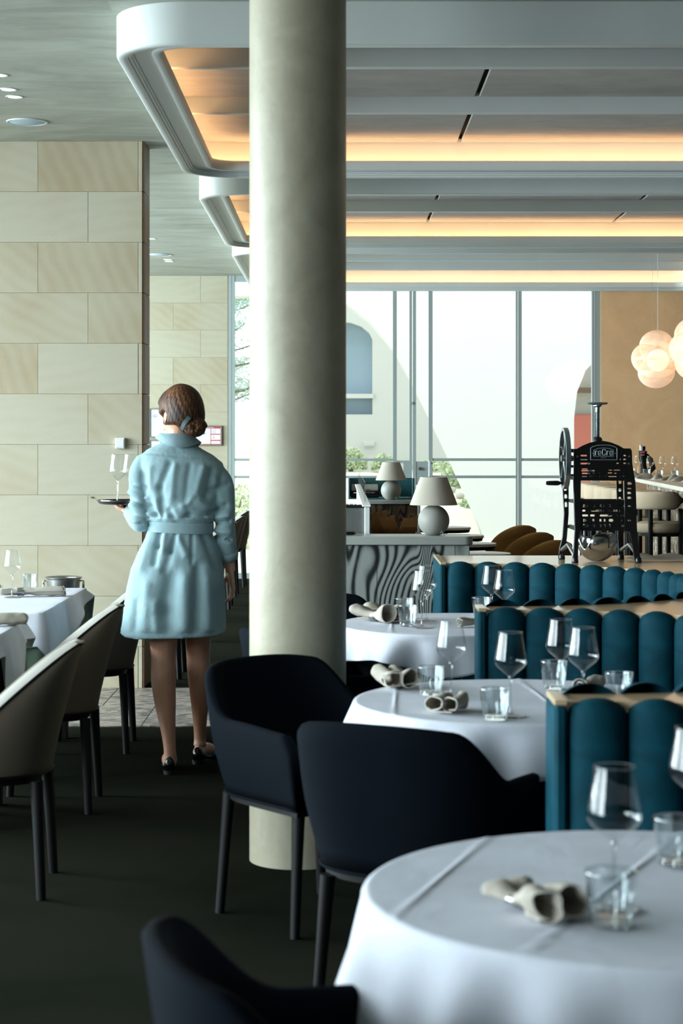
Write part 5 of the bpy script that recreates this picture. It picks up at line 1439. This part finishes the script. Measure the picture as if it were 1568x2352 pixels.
# --- face details
ey = MB()
for sg in (1,-1): ey.ball(H(.079, sg*.030, .004), .0115, 14, 8)
ey.obj('eyes', pm('eye_white', (225,222,218), .2), wm)
ir = MB()
for sg in (1,-1): ir.ball(H(.0865, sg*.030, .004), (.0055,.0055,.0055), 10, 6)
ir.obj('iris', pm('iris_brown', (60,42,28), .2), wm)
bw_ = MB()
for sg in (1,-1): bw_.tube([H(.091,sg*.016,.024),H(.089,sg*.032,.029),H(.078,sg*.046,.024)], [.002,.0028,.0012], 6)
bw_.obj('eyebrows', MAT['hair'], wm)
MB().tube([H(.096,-.022,-.060),H(.106,0,-.058),H(.096,.022,-.060)], [.002,.0052,.002], 8).obj('lips', pm('lips', (176,96,90), .4), wm)

# --- hair: a swept-back cap drawn into a low coiled bun
def hair_mask(f, l, u):
    face = sstep(.034, .066, f)*sstep(.050, .018, u)
    earz = sstep(.028, .012, sqrt(((f+.000)/1.0)**2+((u+.012)/1.15)**2))*sstep(.045,.06,abs(l))
    side = sstep(.012, .035, f)*sstep(.01,-.02,u)
    nape = sstep(-.075,-.100,u)
    neck = sstep(-.075,-.035,f)*sstep(-.030,-.055,u)
    return (1-face)*(1-side)*(1-nape)*(1-.9*earz)*(1-neck)
rows = []; nth, nph = 120, 66
for i in range(1, nph):
    ph = -pi/2+pi*i/nph; r = []
    for k in range(nth):
        th = 2*pi*k/nth; f, l, u = head_pt(th, ph); m_ = hair_mask(f, l, u)
        d = Vector((f/.094**2, l/.074**2, u/.108**2)).normalized()
        st = .0010*sin(26*th+9*ph+2*sin(3*ph))+.0008*sin(47*th-13*ph)
        back = sstep(.02,-.07,f)
        th_ = -.010+(.026+st+.006*back+.004*sstep(.02,.09,u))*m_
        q_ = Vector((f, l, u))+d*th_
        # fringe pushed forward over the brow
        if f > .01 and u > .03: q_ += Vector((.012*sstep(.01,.06,f)*sstep(.03,.055,u), 0, -.004))
        r.append(H(*q_))
    rows.append(r)
hm_ = MB().grid(rows, closed_u=True, cap=True)
rd = random.Random(3)
for k in range(0):                                        # locks combed towards the bun
    th0 = rd.uniform(-2.4, 2.4); p0 = rd.uniform(.15, 1.1)
    pts, rad = [], []
    for j in range(8):
        t = j/7; th = th0*(1-t)+(pi*.93 if th0 > 0 else -pi*.75)*t; ph = p0*(1-t)+(-.62)*t
        f, l, u = head_pt(th, ph); d = Vector((f/.094**2, l/.074**2, u/.108**2)).normalized()
        if hair_mask(f, l, u) < .6: continue
        pts.append(H(*(Vector((f,l,u))+d*.0150))); rad.append(.0036*sin(pi*(.12+.76*t)))
    if len(pts) > 3: hm_.tube(pts, rad, 7)
for sg in (1,):                                            # loose strands before the ear
    for k in range(0):
        hm_.tube([H(.060-.006*k,.062+.002*k,.040),H(.066-.006*k,.069,.010),H(.066-.005*k,.069,-.020),H(.070-.002*k,.066,-.040-.010*k)], [.003,.0026,.002,.0008], 6)

link('hair', remesh(hm_, 'hair', MAT['hair'], .0036, 2), wm)
BC = H(-.100, -.004, -.058)
bn = MB(); pts, rad = [], []
for k in range(90):
    a = 2*pi*k/30; r_ = .036-.011*(k/90)*2; pts.append(BC+LD*(-.004)+(Vector((1,0,0))*cos(a)*r_*1.15+Vector((0,0,1))*sin(a)*r_*.95)+Vector((0,-1,0))*(.010+.012*sin(a*2.0+.5)*.4+.016*k/90)); rad.append(.0165)
bn.tube(pts, rad, 10); bn.ball(BC, (.036,.026,.032), 16, 10)
for k in range(7): 
    a = k*.9; bn.tube([BC+Vector((.044*cos(a),-.012,.036*sin(a))),BC+Vector((.020*cos(a+.8),-.040,.018*sin(a+.8))),BC+Vector((.035*cos(a+1.7),-.018,.030*sin(a+1.7)))], [.005,.006,.004], 6)
link('hair_bun', remesh(bn, 'hair_bun', MAT['hair'], .0036, 1), wm)
cb = MB(); c0 = BC+Vector((-.038,-.034,.018)); dv = Vector((.52,-.2,.80)).normalized(); nv = Vector((-.45,-.85,.1)).normalized(); sv = dv.cross(nv)
rows = [[c0+dv*(-.036+.072*i/8)+sv*w_+nv*(.010*sin(pi*i/8)+e) for w_, e in ((-.012,0),(-.010,.004),(.010,.004),(.012,0))] for i in range(9)]
cb.grid(rows, closed_u=True, cap=True); cb.obj('hair_clip', MAT['clip'], wm)
MB().tube([c0+dv*(-.034+.068*i/6)+sv*.0095+nv*(.010*sin(pi*i/6)+.002) for i in range(7)], .0022, 6).obj('clip_edge', MAT['gold'], wm)

# --- dress: lofted trunk and sleeves fused, then creased
DR = MB(); rings = []
prof = [(.775,-.03,.01,.16,.10),(.70,-.033,.01,.205,.14),(.622,-.036,.005,.232,.160),(.622,-.036,.005,.2425,.171),(.66,-.034,.005,.238,.168),(.75,-.030,.005,.231,.163),(.84,-.024,.0,.223,.158),(.92,-.017,.0,.212,.152),(1.0,-.008,.0,.186,.138),(1.06,-.003,.0,.157,.120),(1.105,-.002,.0,.140,.107),
        (1.135,-.001,.0,.147,.116),(1.155,.0,.0,.158,.126),(1.19,.0,.0,.163,.127),(1.24,.003,.0,.170,.124),(1.32,.005,.0,.186,.124),(1.385,.006,.002,.196,.115),(1.425,.004,.004,.188,.102),(1.455,.0,.006,.150,.084),(1.485,-.005,.008,.092,.068),(1.502,-.007,.010,.066,.060),(1.522,-.010,.012,.060,.056)]
for z, cx, cy, rx, ry in prof:
    row = []
    for k in range(72):
        a = 2*pi*k/72; e = .86; X = rx*(abs(cos(a))**e)*(1 if cos(a) > 0 else -1); Y = ry*(abs(sin(a))**e)*(1 if sin(a) > 0 else -1)
        zz = z
        if z > 1.3: zz = z-.10*X*sstep(1.3,1.42,z)
        if z < .66: zz = z+.012*cos(a*2+.3)-.012*sin(a)*(-1)*.4+.008*sin(3*a)
        row.append((cx+X, cy+Y, zz))
    rings.append(row)
DR.grid(rings, closed_u=True, cap=True)
addlimb(DR, [(-.160,.0,1.418),(-.187,-.005,1.35),(-.187,-.02,1.24),(-.184,-.03,1.165),(-.178,-.028,1.138),(-.200,.035,1.14),(-.228,.095,1.163),(-.236,.115,1.17)], [.046,.052,.045,.046,.048,.047,.041,.036], 20)
addlimb(DR, [(.145,.0,1.375),(.190,-.005,1.31),(.202,-.015,1.22),(.205,-.012,1.12),(.212,.012,1.03),(.219,.038,.975)], [.046,.052,.048,.047,.044,.040], 20)
dme = remesh(DR, 'dress', MAT['dress'], .0058, 3)
# creases: (x1,z1,x2,z2,width,depth) on the back, positive = ridge
CRE = []
for (x1,y1,x2,y2,w_,d_) in (
    # trunk (pixels of the photograph, turned into metres on the body)
    (395,1065,372,1120,8,-.006),(372,1120,385,1170,9,-.007),(405,1070,400,1140,9,.004),(440,1070,430,1150,8,-.004),(470,1075,455,1130,9,.005),(490,1080,478,1140,8,-.006),
    (350,1075,345,1140,8,.004),(335,1090,350,1160,9,-.005),(345,1160,372,1195,7,-.008),(372,1150,380,1200,6,-.007),(395,1170,410,1202,7,-.008),(410,1202,440,1182,8,-.008),(440,1182,470,1190,8,-.006),(360,1180,352,1202,6,-.006),(425,1160,445,1145,9,.005),(460,1150,485,1165,9,.006),
    # skirt
    (372,1216,366,1250,6,-.008),(366,1250,360,1290,8,-.007),(410,1216,398,1262,6,-.009),(398,1262,385,1305,9,-.006),(446,1218,446,1290,5,-.004),(405,1216,432,1270,9,.006),(385,1216,380,1260,8,.005),
    (470,1225,500,1300,9,-.006),(350,1222,330,1300,11,.006),(400,1320,385,1400,20,-.012),(345,1340,340,1450,14,.006),(392,1400,396,1460,14,-.007),(430,1330,432,1455,18,.008),(460,1300,452,1460,12,-.010),(480,1330,484,1450,13,.006),(320,1380,315,1445,10,-.005),(365,1380,368,1460,12,.006),(500,1360,505,1440,9,-.005),
    # sleeves
    (303,1110,335,1120,6,-.007),(298,1130,340,1142,5,.006),(302,1145,340,1160,5,-.008),(300,1160,345,1178,6,.006),(305,1178,345,1190,5,-.006),(300,1192,340,1205,5,.005),
    (488,1125,525,1110,7,-.006),(484,1175,520,1160,6,-.007),(482,1190,525,1183,6,.007),(485,1203,530,1196,5,-.008),(486,1216,528,1222,6,.006),(490,1230,530,1240,5,-.006),(500,1250,528,1248,6,.004),(495,1100,510,1150,8,.004)):
    CRE.append(((x1-415)/500,(1766-y1)/500,(x2-415)/500,(1766-y2)/500,w_/500*.95,d_*1.8))
def crease(co, n):
    h = 0
    for (x1,z1,x2,z2,w_,d_) in CRE:
        dx, dz = x2-x1, z2-z1; t = max(0, min(1, ((co.x-x1)*dx+(co.z-z1)*dz)/(dx*dx+dz*dz)))
        q_ = ((co.x-x1-dx*t)**2+(co.z-z1-dz*t)**2)/(w_*w_)
        if q_ < 6: h += d_*exp(-q_)
    return h*sstep(.622,.665,co.z)
vs = dme.vertices; disp = []
for v in vs:
    n_ = v.normal; bk = sstep(.25, -.2, n_.y); h = crease(v.co, n_)*bk
    c = v.co
    if c.z < 1.09: a = atan2(c.y, c.x+.02); h += .006*sstep(1.08, .66, c.z)*sin(9*a+.8)*(1-.9*bk)
    h += .0012*mnoise.noise((c.x*16, c.y*16, c.z*11))+.0008*mnoise.noise((c.x*40, c.y*40, c.z*26))
    if abs(c.z-(1.438-.10*c.x)) < .006 and n_.y < 0 and abs(c.x) < .175: h -= .0022      # yoke seam
    if abs(c.z-.637) < .004: h -= .0014                                                # hem seam
    disp.append(h*(.15 if n_.z < -.3 else 1))
nrm = [v.normal.copy() for v in vs]
for v, n_, h in zip(vs, nrm, disp): v.co = v.co+n_*h
dme.update(); dress = link('dress', dme, wm)
bl = []
for z, g in ((1.086,.0),(1.087,.006),(1.110,.0075),(1.134,.006),(1.135,.0)):
    bl.append([(-.002+(.140+.006+g)*abs(cos(a))**.86*(1 if cos(a) > 0 else -1), (.107+.008+g)*abs(sin(a))**.86*(1 if sin(a) > 0 else -1), z+.004*sin(2*a)+.010*cos(a)*0) for a in [2*pi*k/64 for k in range(64)]])
MB().grid(bl, closed_u=True).obj('belt', MAT['dress'], wm, sharp=60).modifiers.new('t','SOLIDIFY').thickness = .003
cl = []
for z, k_, g in ((1.500,1.02,.002),(1.534,.98,.004),(1.541,1.0,.008),(1.520,1.18,.012),(1.478,1.52,.016)):
    cl.append([(-.012+.060*k_*cos(a)+g*cos(a), .010+.054*k_*sin(a)+g*sin(a), z-.012*(k_ > 1.1)*cos(a)+(.034*cos(a)**2 if k_ > 1.4 else .012*cos(a)**2 if k_ > 1.1 else 0)-(.03*max(0,sin(a))**2)) for a in [2*pi*i/48 for i in range(48)]])
MB().grid(cl, closed_u=True).obj('collar', MAT['dress'], wm, sharp=50).modifiers.new('t','SOLIDIFY').thickness = .002
for pts, r_ in (([(.2135,.022,1.000),(.219,.040,.966)],.044),([(-.224,.085,1.158),(-.240,.122,1.174)],.040)):
    o_ = MB(); o_.tube([pts[0],pts[1]], [r_, r_*.98], 22, cap=False); o_.obj('cuff', MAT['dress'], wm, sharp=0).modifiers.new('t','SOLIDIFY').thickness = .004

# --- shoes: black pumps with a low heel
def shoe(heel, toe, nm='shoe'):
    h, t_ = Vector(heel), Vector(toe); d = (t_-h); L_ = d.length; d.normalize(); s_ = Vector((-d.y, d.x, 0))
    rows = []
    for j in range(19):
        f = j/18; wd = .031*(1-.12*sin(pi*min(1,f/.5)) if f < .5 else 1+.22*sin(pi*(f-.5)/.72))*sqrt(max(0.05,1-((f-.5)/.52)**6))
        top = .062*(1-sstep(.05,.36,f))+.030*sstep(.05,.36,f); top += .022*exp(-((f-.62)/.12)**2)*sstep(.5,.56,f); top *= (1 if f < .85 else 1-.35*(f-.85)/.15)
        bot = .016*(1-sstep(.25,.60,f))+.004
        c = h+d*L_*f
        rows.append([c+s_*wd*cos(a)*(1 if sin(a) > 0 else .92)+Vector((0,0,bot+(top)*max(0,sin(a))**.7 if sin(a) > 0 else bot)) for a in [2*pi*i/20 for i in range(20)]])
    o = MB().grid(rows, closed_u=True, cap=True).obj(nm, MAT['shoe'], wm, sharp=0)
    m = MB(); rows = []
    for z, k in ((.0,.93),(.018,1)):
        rows.append([h+d*(.030+.030*cos(a)*k-.004)+s_*.029*sin(a)*k+Vector((0,0,z+.001)) for a in [2*pi*i/18 for i in range(18)]])
    m.grid(rows, closed_u=True, cap=True); m.obj('heel', MAT['sole'], o)
    MB().box(-.028,.028,0,.08,.001,.005).obj('sole', MAT['sole'], o, tuple(h+d*L_*.58), (0,0,atan2(-d.x,d.y)))
    return o
shoe((-.036,-.165,0), (-.064,.075,0)); sh2 = shoe((.062,.105,0), (.136,.325,0))
MB().tube([(.118,.245,.058),(.130,.262,.060),(.140,.275,.054)], .004, 6).obj('shoe_buckle', MAT['gold'], sh2)

# --- tray on her left hand, with two wine glasses
TZ = 1.210
t = thing('serving_tray', 'round dark metal tray held up on the left hand of the woman', 'tray', (-.998, 8.80, TZ))
MB().lathe([(0,0),(.125,0),(.137,.004),(.146,.016),(.150,.0165),(.1505,.0185),(.146,.0195),(.135,.008),(.125,.0045),(0,.004)], 64).obj('tray_body', MAT['tray'], t)
MB().lathe([(.1485,.0190),(.1508,.0198),(.1512,.0182),(.1492,.0172),(.1485,.0190)], 64).obj('rim', MAT['steel'], t)
wine(-1.045, 8.78, TZ+.0048, 'wine glass on the tray, the one farther from the sleeve', 'glasses on the tray')
wine(-.995, 8.885, TZ+.0048, 'wine glass on the tray, half hidden by the pale blue sleeve', 'glasses on the tray')
